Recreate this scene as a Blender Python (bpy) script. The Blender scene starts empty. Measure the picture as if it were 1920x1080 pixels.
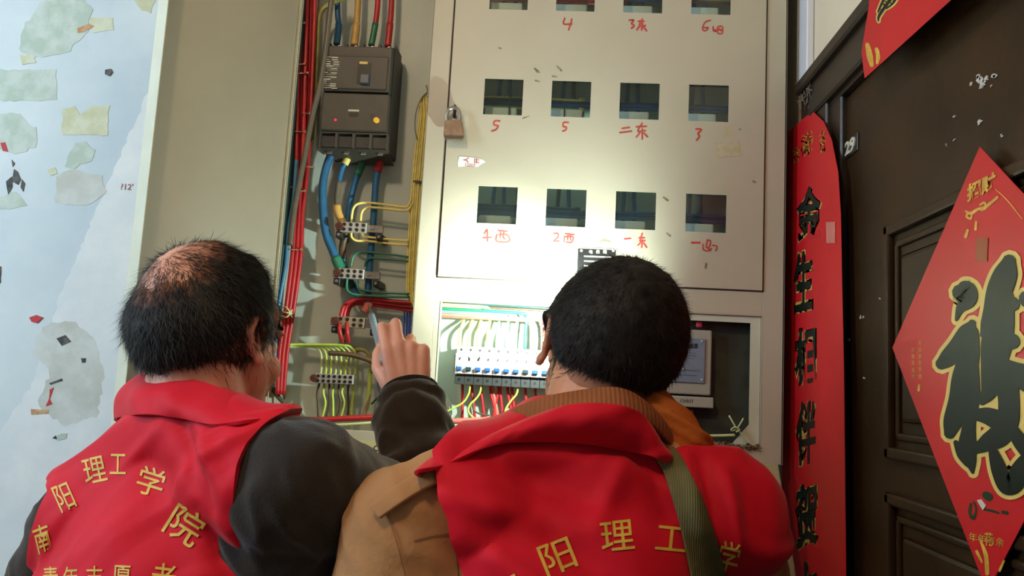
import bpy, bmesh, math, random
import numpy as np
from mathutils import Vector, Matrix, noise
from mathutils.bvhtree import BVHTree

SC = bpy.context.scene
COL = SC.collection
RND = random.Random(7)
D2R = math.pi / 180

# ------------------------------------------------------------------ camera
FOC = 1500.0
def _axes(p, y, r):
    cy, sy, cp, sp = math.cos(y), math.sin(y), math.cos(p), math.sin(p)
    F = Vector((sy * cp, cy * cp, sp)); Rt = Vector((cy, -sy, 0)); U = Rt.cross(F)
    cr, sr = math.cos(r), math.sin(r)
    return cr * Rt + sr * U, -sr * Rt + cr * U, F
CR, CU, CF = _axes(7.0 * D2R, -3.6 * D2R, 3.07 * D2R)
EYE = Vector((0, 0, 1.5))
cam = bpy.data.cameras.new('camera'); cam.sensor_width = 36; cam.lens = FOC / 1920 * 36
cam.clip_start = 0.02
camo = bpy.data.objects.new('camera', cam); COL.objects.link(camo)
camo.matrix_world = Matrix(((CR.x, CU.x, -CF.x, EYE.x), (CR.y, CU.y, -CF.y, EYE.y), (CR.z, CU.z, -CF.z, EYE.z), (0, 0, 0, 1)))
SC.camera = camo

# ------------------------------------------------------------------ light and exposure
w = bpy.data.worlds.new('world'); SC.world = w; w.use_nodes = True
w.node_tree.nodes['Background'].inputs[0].default_value = (0.60, 0.70, 0.86, 1)
w.node_tree.nodes['Background'].inputs[1].default_value = 0.20
SC.view_settings.view_transform = 'Standard'; SC.view_settings.look = 'None'
SC.view_settings.gamma = 1; SC.view_settings.use_curve_mapping = False
SC.view_settings.exposure = -0.12

def light(name, kind, loc, target, energy, color, **kw):
    l = bpy.data.lights.new(name, kind); l.energy = energy; l.color = color
    for k, v in kw.items(): setattr(l, k, v)
    o = bpy.data.objects.new(name, l); COL.objects.link(o); o.location = loc
    o.rotation_euler = (Vector(target) - Vector(loc)).to_track_quat('-Z', 'Y').to_euler()
    return o
# the bare warm bulb on the stairwell ceiling, up and to the left behind the men
light('ceiling_bulb', 'POINT', (-0.62, -0.05, 2.80), (0, 1.5, 1.5), 34, (1.0, 0.74, 0.48), shadow_soft_size=0.07)
# daylight from the stair window far to the left
light('stair_window_daylight', 'AREA', (-2.6, 0.15, 2.3), (-0.85, 1.65, 1.75), 62, (0.60, 0.80, 1.0), shape='RECTANGLE', size=0.8, size_y=1.0)

# ------------------------------------------------------------------ helpers
def P(u, v, Y):
    r = CF + CR * ((u - 960) / FOC) - CU * ((v - 540) / FOC)
    return EYE + r * (Y / r.y)
def PX(u, v, X):
    r = CF + CR * ((u - 960) / FOC) - CU * ((v - 540) / FOC)
    return EYE + r * (X / r.x)
def pix_ray(u, v):
    return (CF + CR * ((u - 960) / FOC) - CU * ((v - 540) / FOC)).normalized()

def lin(c):
    return tuple(((x / 255) / 12.92 if x / 255 <= 0.04045 else ((x / 255 + 0.055) / 1.055) ** 2.4) for x in c)

MATS = {}
def mat(name, rgb, rough=0.55, metal=0.0, var=0.12, scale=12.0, bump=0.0, bscale=60.0, rgb2=None, lo=0.42, hi=0.62,
        emit=0.0, sheen=0.0, spec=0.5, sss=0.0, wave=0.0, wscale=200.0, coat=0.0, trans=0.0, waxis='X'):
    if name in MATS: return MATS[name]
    m = bpy.data.materials.new(name); m.use_nodes = True; MATS[name] = m
    nt = m.node_tree; N = nt.nodes; L = nt.links
    b = N['Principled BSDF']
    c = lin(rgb)
    tc = N.new('ShaderNodeTexCoord')
    n = N.new('ShaderNodeTexNoise'); n.inputs['Scale'].default_value = scale; n.inputs['Detail'].default_value = 6
    n.inputs['Roughness'].default_value = 0.6
    L.new(tc.outputs['Object'], n.inputs['Vector'])
    r = N.new('ShaderNodeValToRGB'); L.new(n.outputs['Fac'], r.inputs['Fac'])
    r.color_ramp.elements[0].position = lo; r.color_ramp.elements[1].position = hi
    if rgb2 is not None: c2 = lin(rgb2)
    else: c2 = tuple(min(1, x * (1 + var)) for x in c); c = tuple(x * (1 - var) for x in c)
    r.color_ramp.elements[0].color = (*c, 1); r.color_ramp.elements[1].color = (*c2, 1)
    L.new(r.outputs['Color'], b.inputs['Base Color'])
    b.inputs['Roughness'].default_value = rough; b.inputs['Metallic'].default_value = metal
    b.inputs['Specular IOR Level'].default_value = spec
    if sheen: b.inputs['Sheen Weight'].default_value = sheen; b.inputs['Sheen Roughness'].default_value = 0.4
    if coat: b.inputs['Coat Weight'].default_value = coat; b.inputs['Coat Roughness'].default_value = 0.15
    if sss:
        b.inputs['Subsurface Weight'].default_value = sss; b.inputs['Subsurface Radius'].default_value = (0.012, 0.005, 0.003)
        b.inputs['Subsurface Scale'].default_value = 0.6
    if emit: b.inputs['Emission Color'].default_value = (*lin(rgb), 1); b.inputs['Emission Strength'].default_value = emit
    if trans: b.inputs['Transmission Weight'].default_value = trans
    last = None
    if bump:
        n2 = N.new('ShaderNodeTexNoise'); n2.inputs['Scale'].default_value = bscale; n2.inputs['Detail'].default_value = 4
        L.new(tc.outputs['Object'], n2.inputs['Vector'])
        bp = N.new('ShaderNodeBump'); bp.inputs['Strength'].default_value = bump; bp.inputs['Distance'].default_value = 0.004
        L.new(n2.outputs['Fac'], bp.inputs['Height']); last = bp
    if wave:
        wv = N.new('ShaderNodeTexWave'); wv.inputs['Scale'].default_value = wscale; wv.bands_direction = waxis
        L.new(tc.outputs['Object'], wv.inputs['Vector'])
        bp2 = N.new('ShaderNodeBump'); bp2.inputs['Strength'].default_value = wave; bp2.inputs['Distance'].default_value = 0.003
        L.new(wv.outputs['Fac'], bp2.inputs['Height'])
        if last: L.new(last.outputs['Normal'], bp2.inputs['Normal'])
        last = bp2
    if last: L.new(last.outputs['Normal'], b.inputs['Normal'])
    return m
def glass_mat(name, tint, opacity, rough=0.05):
    m = bpy.data.materials.new(name); m.use_nodes = True; nt = m.node_tree; N = nt.nodes; L = nt.links
    N.remove(N['Principled BSDF'])
    t = N.new('ShaderNodeBsdfTransparent'); t.inputs[0].default_value = (*tint, 1)
    g = N.new('ShaderNodeBsdfGlossy'); g.inputs['Roughness'].default_value = rough
    d = N.new('ShaderNodeBsdfDiffuse'); d.inputs[0].default_value = (0.45, 0.45, 0.4, 1)
    mx = N.new('ShaderNodeMixShader'); mx.inputs[0].default_value = 0.03
    mx2 = N.new('ShaderNodeMixShader'); mx2.inputs[0].default_value = opacity
    L.new(t.outputs[0], mx.inputs[1]); L.new(g.outputs[0], mx.inputs[2])
    L.new(mx.outputs[0], mx2.inputs[1]); L.new(d.outputs[0], mx2.inputs[2])
    L.new(mx2.outputs[0], N['Material Output'].inputs[0]); return m

def wloc(o):
    v = Vector((0, 0, 0))
    while o is not None: v += o.location; o = o.parent
    return v
def link_mesh(name, me, material, parent=None, smooth=False):
    if material is not None and not me.materials: me.materials.append(material)
    if smooth:
        me.polygons.foreach_set('use_smooth', [True] * len(me.polygons))
    o = bpy.data.objects.new(name, me); COL.objects.link(o)
    if parent is not None:
        o.parent = parent; me.transform(Matrix.Translation(-wloc(parent)))
    else:
        n = len(me.vertices); a = np.empty(n * 3); me.vertices.foreach_get('co', a); a = a.reshape(-1, 3)
        c = Vector(((a[:, 0].min() + a[:, 0].max()) / 2, (a[:, 1].min() + a[:, 1].max()) / 2, a[:, 2].min()))
        me.transform(Matrix.Translation(-c)); o.location = c
    return o
def obj(name, bm, material, parent=None, smooth=False):
    bmesh.ops.recalc_face_normals(bm, faces=bm.faces[:])
    me = bpy.data.meshes.new(name); bm.to_mesh(me); bm.free()
    o = link_mesh(name, me, material, parent, smooth)
    if smooth == 'auto':
        me.polygons.foreach_set('use_smooth', [True] * len(me.polygons))
        me.set_sharp_from_angle(angle=0.6)
    return o
def tag(o, label=None, cat=None, group=None, kind=None):
    if label: o['label'] = label
    if cat: o['category'] = cat
    if group: o['group'] = group
    if kind: o['kind'] = kind
    return o
def thing(name, label, cat, loc, group=None):
    o = bpy.data.objects.new(name, None); COL.objects.link(o); o.location = loc; o.empty_display_size = 0.02
    return tag(o, label, cat, group)
def struct(name, bm, m, parent=None, smooth=False):
    o = obj(name, bm, m, parent, smooth)
    if parent is None: o['kind'] = 'structure'
    return o
def copy_tree(o, parent=None):
    c = o.copy(); COL.objects.link(c)
    if parent is not None: c.parent = parent
    for ch in [x for x in bpy.data.objects if x.parent == o]: copy_tree(ch, c)
    return c

def bm_(): return bmesh.new()
def bx(bm, lo, hi, bev=0.0, seg=1):
    c = [(a + b) / 2 for a, b in zip(lo, hi)]; s = [abs(b - a) for a, b in zip(lo, hi)]
    r = bmesh.ops.create_cube(bm, size=1.0, matrix=Matrix.Translation(c) @ Matrix.Diagonal((*s, 1)))
    if bev:
        vs = r['verts']; es = list({e for v in vs for e in v.link_edges})
        bmesh.ops.bevel(bm, geom=es, offset=bev, segments=seg, affect='EDGES', profile=0.5)
    return bm
def bxf(bm, c, s, M, bev=0.0, seg=1):      # box of size s at c, turned by the 3x3 M
    r = bmesh.ops.create_cube(bm, size=1.0, matrix=Matrix.Translation(c) @ M.to_4x4() @ Matrix.Diagonal((*s, 1)))
    if bev:
        vs = r['verts']; es = list({e for v in vs for e in v.link_edges})
        bmesh.ops.bevel(bm, geom=es, offset=bev, segments=seg, affect='EDGES', profile=0.5)
    return bm
def cyl(bm, p0, p1, r0, r1=None, seg=16):
    p0, p1 = Vector(p0), Vector(p1); d = p1 - p0; q = d.to_track_quat('Z', 'Y')
    bmesh.ops.create_cone(bm, cap_ends=True, segments=seg, radius1=r0, radius2=r0 if r1 is None else r1, depth=d.length,
                          matrix=Matrix.Translation((p0 + p1) / 2) @ q.to_matrix().to_4x4())
    return bm
def spline(pts, n=6, closed=False):
    pts = [tuple(p) for p in pts]
    if len(pts) < 3 and not closed: return [Vector(p) for p in pts]
    out = []; m = len(pts)
    rng = range(m) if closed else range(m - 1)
    for i in rng:
        if closed: a, b, c, d = (pts[(i + k - 1) % m] for k in range(4))
        else: a, b, c, d = pts[max(0, i - 1)], pts[i], pts[i + 1], pts[min(m - 1, i + 2)]
        for k in range(n):
            t = k / n
            out.append(Vector([0.5 * (2 * b[j] + (c[j] - a[j]) * t + (2 * a[j] - 5 * b[j] + 4 * c[j] - d[j]) * t * t +
                               (-a[j] + 3 * b[j] - 3 * c[j] + d[j]) * t ** 3) for j in range(len(b))]))
    if not closed: out.append(Vector(pts[-1]))
    return out
def tube(bm, pts, r, seg=8, n=5, smooth=True, flat=None):
    ps = spline(pts, n) if smooth else [Vector(p) for p in pts]
    rs = r if callable(r) else (lambda t: r)
    rings = []; prev = None
    for i, p in enumerate(ps):
        d = (ps[min(i + 1, len(ps) - 1)] - ps[max(i - 1, 0)]).normalized()
        if prev is None:
            a = d.orthogonal().normalized()
        else:
            a = prev - d * prev.dot(d)
            a = a.normalized() if a.length > 1e-6 else d.orthogonal().normalized()
        prev = a; b = d.cross(a); rr = rs(i / max(1, len(ps) - 1))
        rings.append([bm.verts.new(p + (a * math.cos(2 * math.pi * k / seg) + b * math.sin(2 * math.pi * k / seg)) * rr) for k in range(seg)])
    for A, B in zip(rings, rings[1:]):
        for k in range(seg): bm.faces.new((A[k], A[(k + 1) % seg], B[(k + 1) % seg], B[k]))
    bm.faces.new(rings[0][::-1]); bm.faces.new(rings[-1])
    return bm
def prism(bm, poly, ext):                  # poly: 3D points, ext: vector
    ext = Vector(ext)
    a = [bm.verts.new(Vector(p)) for p in poly]; b = [bm.verts.new(Vector(p) + ext) for p in poly]
    bm.faces.new(a); bm.faces.new(b[::-1]); n = len(a)
    for i in range(n): bm.faces.new((a[i], b[i], b[(i + 1) % n], a[(i + 1) % n]))
    return bm
def evalmesh(me, mods):
    o = bpy.data.objects.new('tmp', me); COL.objects.link(o)
    for typ, kw in mods:
        md = o.modifiers.new(typ, typ)
        for k, v in kw.items(): setattr(md, k, v)
    dg = bpy.context.evaluated_depsgraph_get(); dg.update()
    out = bpy.data.meshes.new_from_object(o.evaluated_get(dg))
    bpy.data.objects.remove(o)
    return out
_TC = {}
def text2d(s, offset=0.0):                 # glyph outline mesh, unit em, centred
    key = (s, offset)
    if key in _TC: return _TC[key]
    c = bpy.data.curves.new('t', 'FONT'); c.body = s; c.size = 1; c.extrude = 0.5; c.offset = offset; c.resolution_u = 2
    o = bpy.data.objects.new('t', c); COL.objects.link(o)
    dg = bpy.context.evaluated_depsgraph_get(); dg.update()
    me = bpy.data.meshes.new_from_object(o.evaluated_get(dg)); bpy.data.objects.remove(o)
    b = bmesh.new(); b.from_mesh(me); bmesh.ops.remove_doubles(b, verts=b.verts[:], dist=1e-5)
    for _ in range(3):
        es = [e for e in b.edges if e.calc_length() > 0.2 and abs(e.verts[0].co.z - e.verts[1].co.z) < 0.1]
        if es: bmesh.ops.subdivide_edges(b, edges=es, cuts=1)
    bmesh.ops.triangulate(b, faces=b.faces[:])
    vs = [v.co.copy() for v in b.verts]; b.verts.index_update(); fs = [[v.index for v in f.verts] for f in b.faces]; b.free()
    x0, x1 = min(v.x for v in vs), max(v.x for v in vs); y0, y1 = min(v.y for v in vs), max(v.y for v in vs)
    vs = [Vector((v.x - (x0 + x1) / 2, v.y - (y0 + y1) / 2, v.z)) for v in vs]
    _TC[key] = (vs, fs, x1 - x0, y1 - y0); return _TC[key]
def put_text(bm, s, org, ex, ey, nrm, size, depth=0.0006, offset=0.0, sx=1.0):
    vs, fs, W, H = text2d(s, offset); org, ex, ey, nrm = map(Vector, (org, ex, ey, nrm))
    nv = [bm.verts.new(org + ex * v.x * size * sx + ey * v.y * size + nrm * (v.z + 0.5) * depth) for v in vs]
    for f in fs:
        try: bm.faces.new([nv[i] for i in f])
        except ValueError: pass
    return bm
def map_text(bm, s, fn, offset=0.0):       # fn(x,y,z) -> world point, x,y in unit box
    vs, fs, W, H = text2d(s, offset)
    nv = [bm.verts.new(fn(v.x / max(W, 1e-6), v.y / max(H, 1e-6), v.z + 0.5)) for v in vs]
    for f in fs:
        try: bm.faces.new([nv[i] for i in f])
        except ValueError: pass
    return bm
def brush(bm, stroke, fn, extra=0.0, z0=0.0, z1=1.0, n=7):   # stroke: (x,y,width); fn(x,y,z)->world
    ps = spline([(a, b, c) for a, b, c in stroke], n)
    pts = []
    L, R = [], []
    for i, p in enumerate(ps):
        d = ps[min(i + 1, len(ps) - 1)] - ps[max(i - 1, 0)]; d = Vector((d.x, d.y, 0))
        d = d.normalized() if d.length > 1e-9 else Vector((1, 0, 0))
        w_ = max(p.z, 0.2) / 2 + extra; q = Vector((-d.y, d.x, 0))
        L.append(Vector((p.x, p.y, 0)) + q * w_); R.append(Vector((p.x, p.y, 0)) - q * w_)
        if i == 0: d0, w0, a0 = d, w_, p
        d1, w1, a1 = d, w_, p
    def cap(c, d, w_, sgn):
        q = Vector((-d.y, d.x, 0)); out = []
        for k in range(1, 5):
            t = math.pi * k / 5
            out.append(Vector((c.x, c.y, 0)) + q * (w_ * math.cos(t) * sgn) + d * (w_ * math.sin(t) * sgn))
        return out
    def quad(a, b, c, d):
        top = [bm.verts.new(fn(v.x, v.y, z1)) for v in (a, b, c, d)]
        bm.faces.new(top)
    for i in range(len(L) - 1): quad(L[i], L[i + 1], R[i + 1], R[i])
    for c, d, w_, sgn, A, B in ((a1, d1, w1, 1, L[-1], R[-1]), (a0, d0, w0, -1, R[0], L[0])):
        ring = [A] + cap(c, d, w_, sgn) + [B]
        bm.faces.new([bm.verts.new(fn(v.x, v.y, z1)) for v in ring])
    return bm
# ------------------------------------------------------------------ materials
M_wallL = mat('whitewashed plaster', (176, 191, 196), 0.8, var=0.0, rgb2=(205, 214, 212), scale=2.2, lo=0.35, hi=0.7, bump=0.25, bscale=14)
M_wallR = mat('cream plaster', (214, 202, 178), 0.85, scale=3, var=0.05, bump=0.2, bscale=30)
M_ceil = mat('ceiling plaster', (205, 200, 190), 0.9)
M_floor = mat('worn concrete floor', (120, 112, 100), 0.8, scale=5, var=0.2, bump=0.3)
M_box = mat('grey beige enamel', (176, 170, 148), 0.42, scale=3.0, rgb2=(188, 180, 160), lo=0.3, hi=0.72, bump=0.03, bscale=90, spec=0.35)
M_boxin = mat('pale green grey enamel', (188, 198, 188), 0.5, scale=4, var=0.06)
M_leaf = mat('door inner face enamel', (158, 152, 132), 0.5, scale=2.5, var=0.05)
M_edge = mat('pale sheet edge', (196, 200, 178), 0.5, var=0.04)
M_dark = mat('dark interior', (28, 26, 20), 0.7)
M_seam = mat('dark door seam', (60, 52, 38), 0.8)
M_grime = mat('brown grime', (92, 74, 50), 0.9, scale=60, var=0.4)
M_wood = mat('dark brown door paint', (42, 28, 14), 0.38, scale=9, rgb2=(56, 38, 20), lo=0.35, hi=0.7, bump=0.12, bscale=60, spec=0.16)
M_case = mat('dark door casing paint', (46, 33, 22), 0.42, scale=20, rgb2=(34, 28, 20), bump=0.15, bscale=50)
M_red = mat('red printed paper', (190, 22, 30), 0.45, scale=6, var=0.06, bump=0.12, bscale=9, spec=0.4)
M_gold = mat('gold print', (206, 160, 60), 0.4, scale=60, var=0.25)
M_goldout = mat('pale gold print', (214, 186, 100), 0.45, var=0.05)
M_ink = mat('dark green black ink', (10, 24, 16), 0.45, scale=8, var=0.2, spec=0.3)
M_pipe = mat('white plastic trunking', (214, 216, 220), 0.4, var=0.02)
M_white = mat('white plastic', (222, 226, 226), 0.4, var=0.02)
M_offw = mat('off white plastic', (196, 192, 176), 0.45, var=0.03)
M_blkpl = mat('dark grey moulded plastic', (62, 58, 50), 0.5, var=0.08, scale=30)
M_blkpl2 = mat('black plastic', (30, 29, 27), 0.45, var=0.1)
M_metal = mat('dull plated steel', (150, 146, 136), 0.4, metal=0.75, var=0.15, scale=60)
M_rust = mat('rusty screw', (92, 48, 34), 0.7, metal=0.3, var=0.3, scale=150)
M_brass = mat('weathered brass padlock', (128, 104, 82), 0.5, metal=0.4, var=0.15, scale=60)
M_marker = mat('red marker ink', (186, 62, 54), 0.6, var=0.2, scale=90)
M_black = mat('black print', (22, 20, 20), 0.5)
CAB = {}
def cabmat(n, c): CAB[n] = mat(n + ' cable sheath', c, 0.42, var=0.08, scale=40)
for n_, c_ in dict(red=(176, 34, 38), blue=(34, 98, 140), sky=(70, 130, 168), green=(38, 112, 84), yellow=(240, 220, 120), olive=(142, 138, 72),
                   grey=(96, 90, 76), tan=(160, 132, 100), teal=(30, 66, 62), lime=(190, 214, 90), pink=(206, 110, 96), brown=(84, 66, 46),
                   cobalt=(50, 84, 190), pale=(196, 206, 150), orange=(196, 158, 84), mint=(120, 200, 150), dblue=(36, 60, 90)).items(): cabmat(n_, c_)

WB = 1.65      # back wall plane
XR = 0.452     # right wall plane
YF = 1.50      # front of the meter box
YB = 1.615     # its mounting plate
ZT, ZB = 2.62, 1.385
XL_, XR_ = -0.556, 0.412

# ------------------------------------------------------------------ setting
wall = struct('wall_back', bx(bm_(), (-3.2, WB, 0), (XR + 0.12, WB + 0.12, 2.95)), M_wallL)
# right wall with its doorway
DY0, DY1, DZ1 = 0.34, 1.315, 2.02
b = bm_()
bx(b, (XR, DY1, 0), (XR + 0.12, WB, 2.95)); bx(b, (XR, -1.6, 0), (XR + 0.12, DY0, 2.95)); bx(b, (XR, DY0, DZ1), (XR + 0.12, DY1, 2.95))
wr = struct('wall_right', b, M_wallR)
struct('floor', bx(bm_(), (-3.2, -1.6, -0.1), (XR + 0.12, WB + 0.12, 0)), M_floor)
struct('ceiling', bx(bm_(), (-3.2, -1.6, 2.95), (XR + 0.12, WB + 0.12, 3.05)), M_ceil)
# left end of the landing with its stair window
b = bm_(); bx(b, (-2.86, -1.6, 0), (-2.74, -0.35, 2.95)); bx(b, (-2.86, 0.65, 0), (-2.74, WB, 2.95)); bx(b, (-2.86, -0.35, 0), (-2.74, 0.65, 1.75)); bx(b, (-2.86, -0.35, 2.85), (-2.74, 0.65, 2.95))
struct('wall_left', b, M_wallR)
b = bm_()
for a_, c_ in (((-0.35, 1.75), (-0.31, 2.85)), ((0.61, 1.75), (0.65, 2.85)), ((-0.35, 1.75), (0.65, 1.79)), ((-0.35, 2.81), (0.65, 2.85)), ((0.135, 1.75), (0.165, 2.85))): bx(b, (-2.83, a_[0], a_[1]), (-2.77, c_[0], c_[1]), 0.004)
struct('window_1', b, M_pipe)
# cream strip of wall right of the cabinet belongs to the right wall; white trunking in the corner
b = bm_(); bx(b, (XR - 0.014, 1.464, 2.108), (XR - 0.0005, 1.530, 2.95), 0.002)
struct('trim_1', b, M_pipe)

# patches of peeled notices and one painted-on bright zone on the whitewash: parts of the wall
PM = {'g': mat('old paste residue', (166, 182, 166), 0.85, scale=25, rgb2=(186, 196, 186)), 'y': mat('yellowed paste residue', (184, 186, 150), 0.85, scale=25, rgb2=(196, 200, 176)),
      'o': mat('brown glue trace', (176, 130, 90), 0.85, scale=50, rgb2=(196, 176, 140)), 'k': mat('black paint smear', (48, 46, 44), 0.8, scale=50, rgb2=(90, 90, 84)),
      'r': mat('red paper scrap', (180, 40, 40), 0.7), 'w': mat('painted light on whitewash', (200, 208, 207), 0.8, scale=8, rgb2=(212, 217, 214), bump=0.3, bscale=20),
      'b': mat('bare grey plaster', (178, 182, 172), 0.9, scale=12, rgb2=(194, 200, 194))}
def patch(kind, poly, rough=3.0, th=0.0006, seed=0, Y=WB):
    rnd = random.Random(seed + len(poly) * 31 + int(poly[0][0])); out = []
    n = len(poly)
    for i in range(n):
        (x0, y0), (x1, y1) = poly[i], poly[(i + 1) % n]; L = math.hypot(x1 - x0, y1 - y0); k = max(1, int(L / 9))
        for j in range(k):
            t = j / k; out.append(P(x0 + (x1 - x0) * t + rnd.uniform(-rough, rough), y0 + (y1 - y0) * t + rnd.uniform(-rough, rough), Y))
    b = bm_(); prism(b, out, (0, -th, 0)); o = obj('paint_patch', b, PM[kind], wall); return o
patch('w', [(292, 140), (300, 160), (246, 740), (240, 900), (170, 1100), (-60, 1100), (-60, 900), (60, 720), (110, 560), (200, 350)], 3, 0.0003)  # brighter lit zone beside the open door, put in as paler wall colour
patch('g', [(40, 60), (75, 5), (150, -10), (172, 20), (165, 60), (130, 95), (60, 110), (35, 90)], 3, 0.0007, 1)
patch('g', [(-20, 130), (105, 132), (108, 188), (-20, 190)], 2, 0.0007, 2)
patch('y', [(118, 205), (140, 198), (150, 215), (172, 200), (205, 198), (202, 254), (116, 252)], 2, 0.0008, 3)
patch('g', [(-10, 212), (40, 212), (52, 232), (70, 240), (66, 275), (30, 290), (-10, 280)], 3, 0.0007, 4)
patch('g', [(140, 268), (160, 264), (178, 280), (170, 300), (140, 315), (120, 312)], 3, 0.0007, 5)
patch('b', [(105, 330), (140, 318), (190, 330), (200, 365), (160, 385), (104, 380)], 3, 0.0006, 6)
patch('o', [(146, 52), (168, 44), (176, 48), (160, 60), (148, 64)], 2, 0.0011, 7)
patch('y', [(168, 34), (212, 34), (215, 55), (175, 60)], 2, 0.0007, 8)
patch('y', [(246, -5), (292, -5), (284, 24), (264, 18)], 2, 0.0007, 9)
patch('y', [(38, 104), (60, 102), (68, 116), (44, 120)], 2, 0.0010, 10)
patch('k', [(198, 132), (208, 129), (212, 136), (206, 143), (198, 139)], 0.5, 0.0025, 11)
for k, pl in enumerate([[(12, 340), (22, 332), (24, 352), (16, 366)], [(26, 318), (34, 322), (40, 336), (34, 346), (24, 340)], [(42, 336), (47, 345), (44, 360), (40, 352)], [(22, 300), (28, 306), (24, 314)]]):
    patch('k', pl, 1.0, 0.0012, 12 + k)
patch('r', [(2, 268), (10, 268), (16, 284), (6, 284)], 1, 0.0012, 20)
patch('r', [(56, 596), (70, 590), (82, 596), (70, 606), (60, 604)], 1, 0.002, 21)
patch('b', [(80, 610), (140, 600), (180, 640), (196, 700), (182, 780), (120, 800), (70, 760), (96, 700), (60, 660)], 4, 0.0005, 22)
patch('k', [(108, 634), (122, 630), (132, 640), (118, 648)], 2, 0.0010, 23)
patch('k', [(152, 672), (163, 672), (160, 680), (154, 681)], 1, 0.0010, 24)
patch('k', [(92, 718), (116, 710), (118, 714), (96, 722)], 1, 0.0010, 25)
patch('r', [(94, 730), (102, 726), (94, 748), (98, 758), (86, 762), (92, 748)], 0.6, 0.0014, 26)
patch('o', [(58, 768), (92, 768), (90, 776), (60, 778)], 1, 0.0010, 27)
patch('k', [(98, 822), (106, 816), (108, 824)], 1, 0.0012, 28)
patch('g', [(108, 815), (126, 812), (124, 822), (108, 826)], 1, 0.0010, 29)
patch('g', [(-10, 370), (30, 360), (50, 385), (20, 392), (-10, 390)], 2, 0.0006, 30)
patch('y', [(88, 318), (104, 314), (108, 326), (96, 330)], 1, 0.0009, 31)
patch('k', [(-6, 500), (3, 500), (2, 530), (-6, 532)], 1, 0.0012, 32)
b = bm_()
put_text(b, '?12\'', P(238, 350, WB - 0.0008), (1, 0, 0), (0, 0, 1), (0, -1, 0), 0.019)
obj('faded_stamp', b, mat('faded red stamp', (170, 110, 100), 0.8, rgb2=(110, 90, 90), scale=90), wall)

# ------------------------------------------------------------------ dark panelled door on the right
cs = bm_()
bx(cs, (XR - 0.012, 0.24, DZ1 + 0.028), (XR, 1.505, DZ1 + 0.085), 0.003)            # head casing in three steps
bx(cs, (XR - 0.024, 0.24, DZ1 + 0.060), (XR, 1.505, DZ1 + 0.085), 0.004)
bx(cs, (XR - 0.018, 0.24, DZ1 - 0.005), (XR, 1.44, DZ1 + 0.030), 0.004)
bx(cs, (XR - 0.006, 0.24, DZ1 - 0.012), (XR + 0.02, 1.40, DZ1 - 0.002), 0.002)
bx(cs, (XR - 0.012, 1.36, 0), (XR, 1.505, DZ1 + 0.03), 0.003)
bx(cs, (XR - 0.004, 1.31, 0), (XR + 0.012, 1.37, DZ1), 0.003)
bx(cs, (XR - 0.016, 0.24, 0), (XR, 0.345, DZ1 + 0.03), 0.003)
frame = struct('trim_2', cs, M_case)
door = struct('door_1', bx(bm_(), (XR + 0.006, DY0 + 0.004, 0.012), (XR + 0.05, DY1 - 0.004, DZ1 - 0.014), 0.002), M_wood)
def panel(y0, y1, z0, z1):
    def ring(bm, y0, y1, z0, z1, wd, x):
        for a in ((y0, y0 + wd, z0, z1), (y1 - wd, y1, z0, z1), (y0, y1, z0, z0 + wd), (y0, y1, z1 - wd, z1)):
            bx(bm, (x, a[0], a[2]), (XR + 0.007, a[1], a[3]), 0.0035, 2)
    b = bm_(); ring(b, y0, y1, z0, z1, 0.016, XR - 0.004); obj('panel_moulding', b, M_wood, door)
    b = bm_(); ring(b, y0 + 0.026, y1 - 0.026, z0 + 0.026, z1 - 0.026, 0.01, XR + 0.001); 
    bx(b, (XR - 0.001, y0 + 0.05, z0 + 0.05), (XR + 0.007, y1 - 0.05, z1 - 0.05), 0.006, 2)
    obj('raised_panel', b, M_wood, door)
panel(0.47, 1.14, 1.43, 1.752)
panel(0.47, 1.14, 0.95, 1.385)
panel(0.47, 1.14, 0.18, 0.88)
# small metal number tag "29"
t = thing('number_tag', 'small pale metal number 29 fixed high on the dark brown door', 'number tag', PX(1597, 285, XR + 0.006))
b = bm_(); o_ = PX(1597, 274, XR + 0.005)
bxf(b, o_, (0.003, 0.056, 0.030), Matrix.Identity(3), 0.001); obj('tag_plate', b, M_blkpl2, t)
b = bm_(); put_text(b, '29', o_ + Vector((-0.0016, 0, 0)), (0, -1, 0), (0, 0, 1), (-1, 0, 0), 0.030, 0.002, 0.03, 1.45); obj('digits', b, M_offw, t)
# flecks of plaster on the door
rnd = random.Random(5)
b = bm_()
for u, v, s in [(1840, 150, 5), (1845, 158, 6), (1836, 146, 4), (1866, 140, 4), (1822, 158, 2.5), (1851, 148, 4), (1858, 160, 3), (1790, 262, 2.5), (1840, 230, 3), (1776, 272, 2), (1880, 254, 2), (1616, 594, 4), (1593, 638, 2), (1622, 708, 2),
                (1790, 220, 2), (1650, 560, 1.5), (1570, 243, 3)]:
    for k in range(3):
        c = PX(u + rnd.uniform(-s, s), v + rnd.uniform(-s, s), XR + 0.006); r_ = s * 0.00045 * rnd.uniform(0.6, 1.4)
        pl = [c + Vector((0, math.cos(a) * r_ * rnd.uniform(1, 2.4), math.sin(a) * r_ * rnd.uniform(0.6, 1.5))) for a in [i * math.pi / 3.5 for i in range(7)]]
        prism(b, pl, (-0.0012, 0, 0))
obj('plaster_fleck', b, mat('white plaster fleck', (190, 188, 180), 0.8), door)['kind'] = 'stuff'
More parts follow.
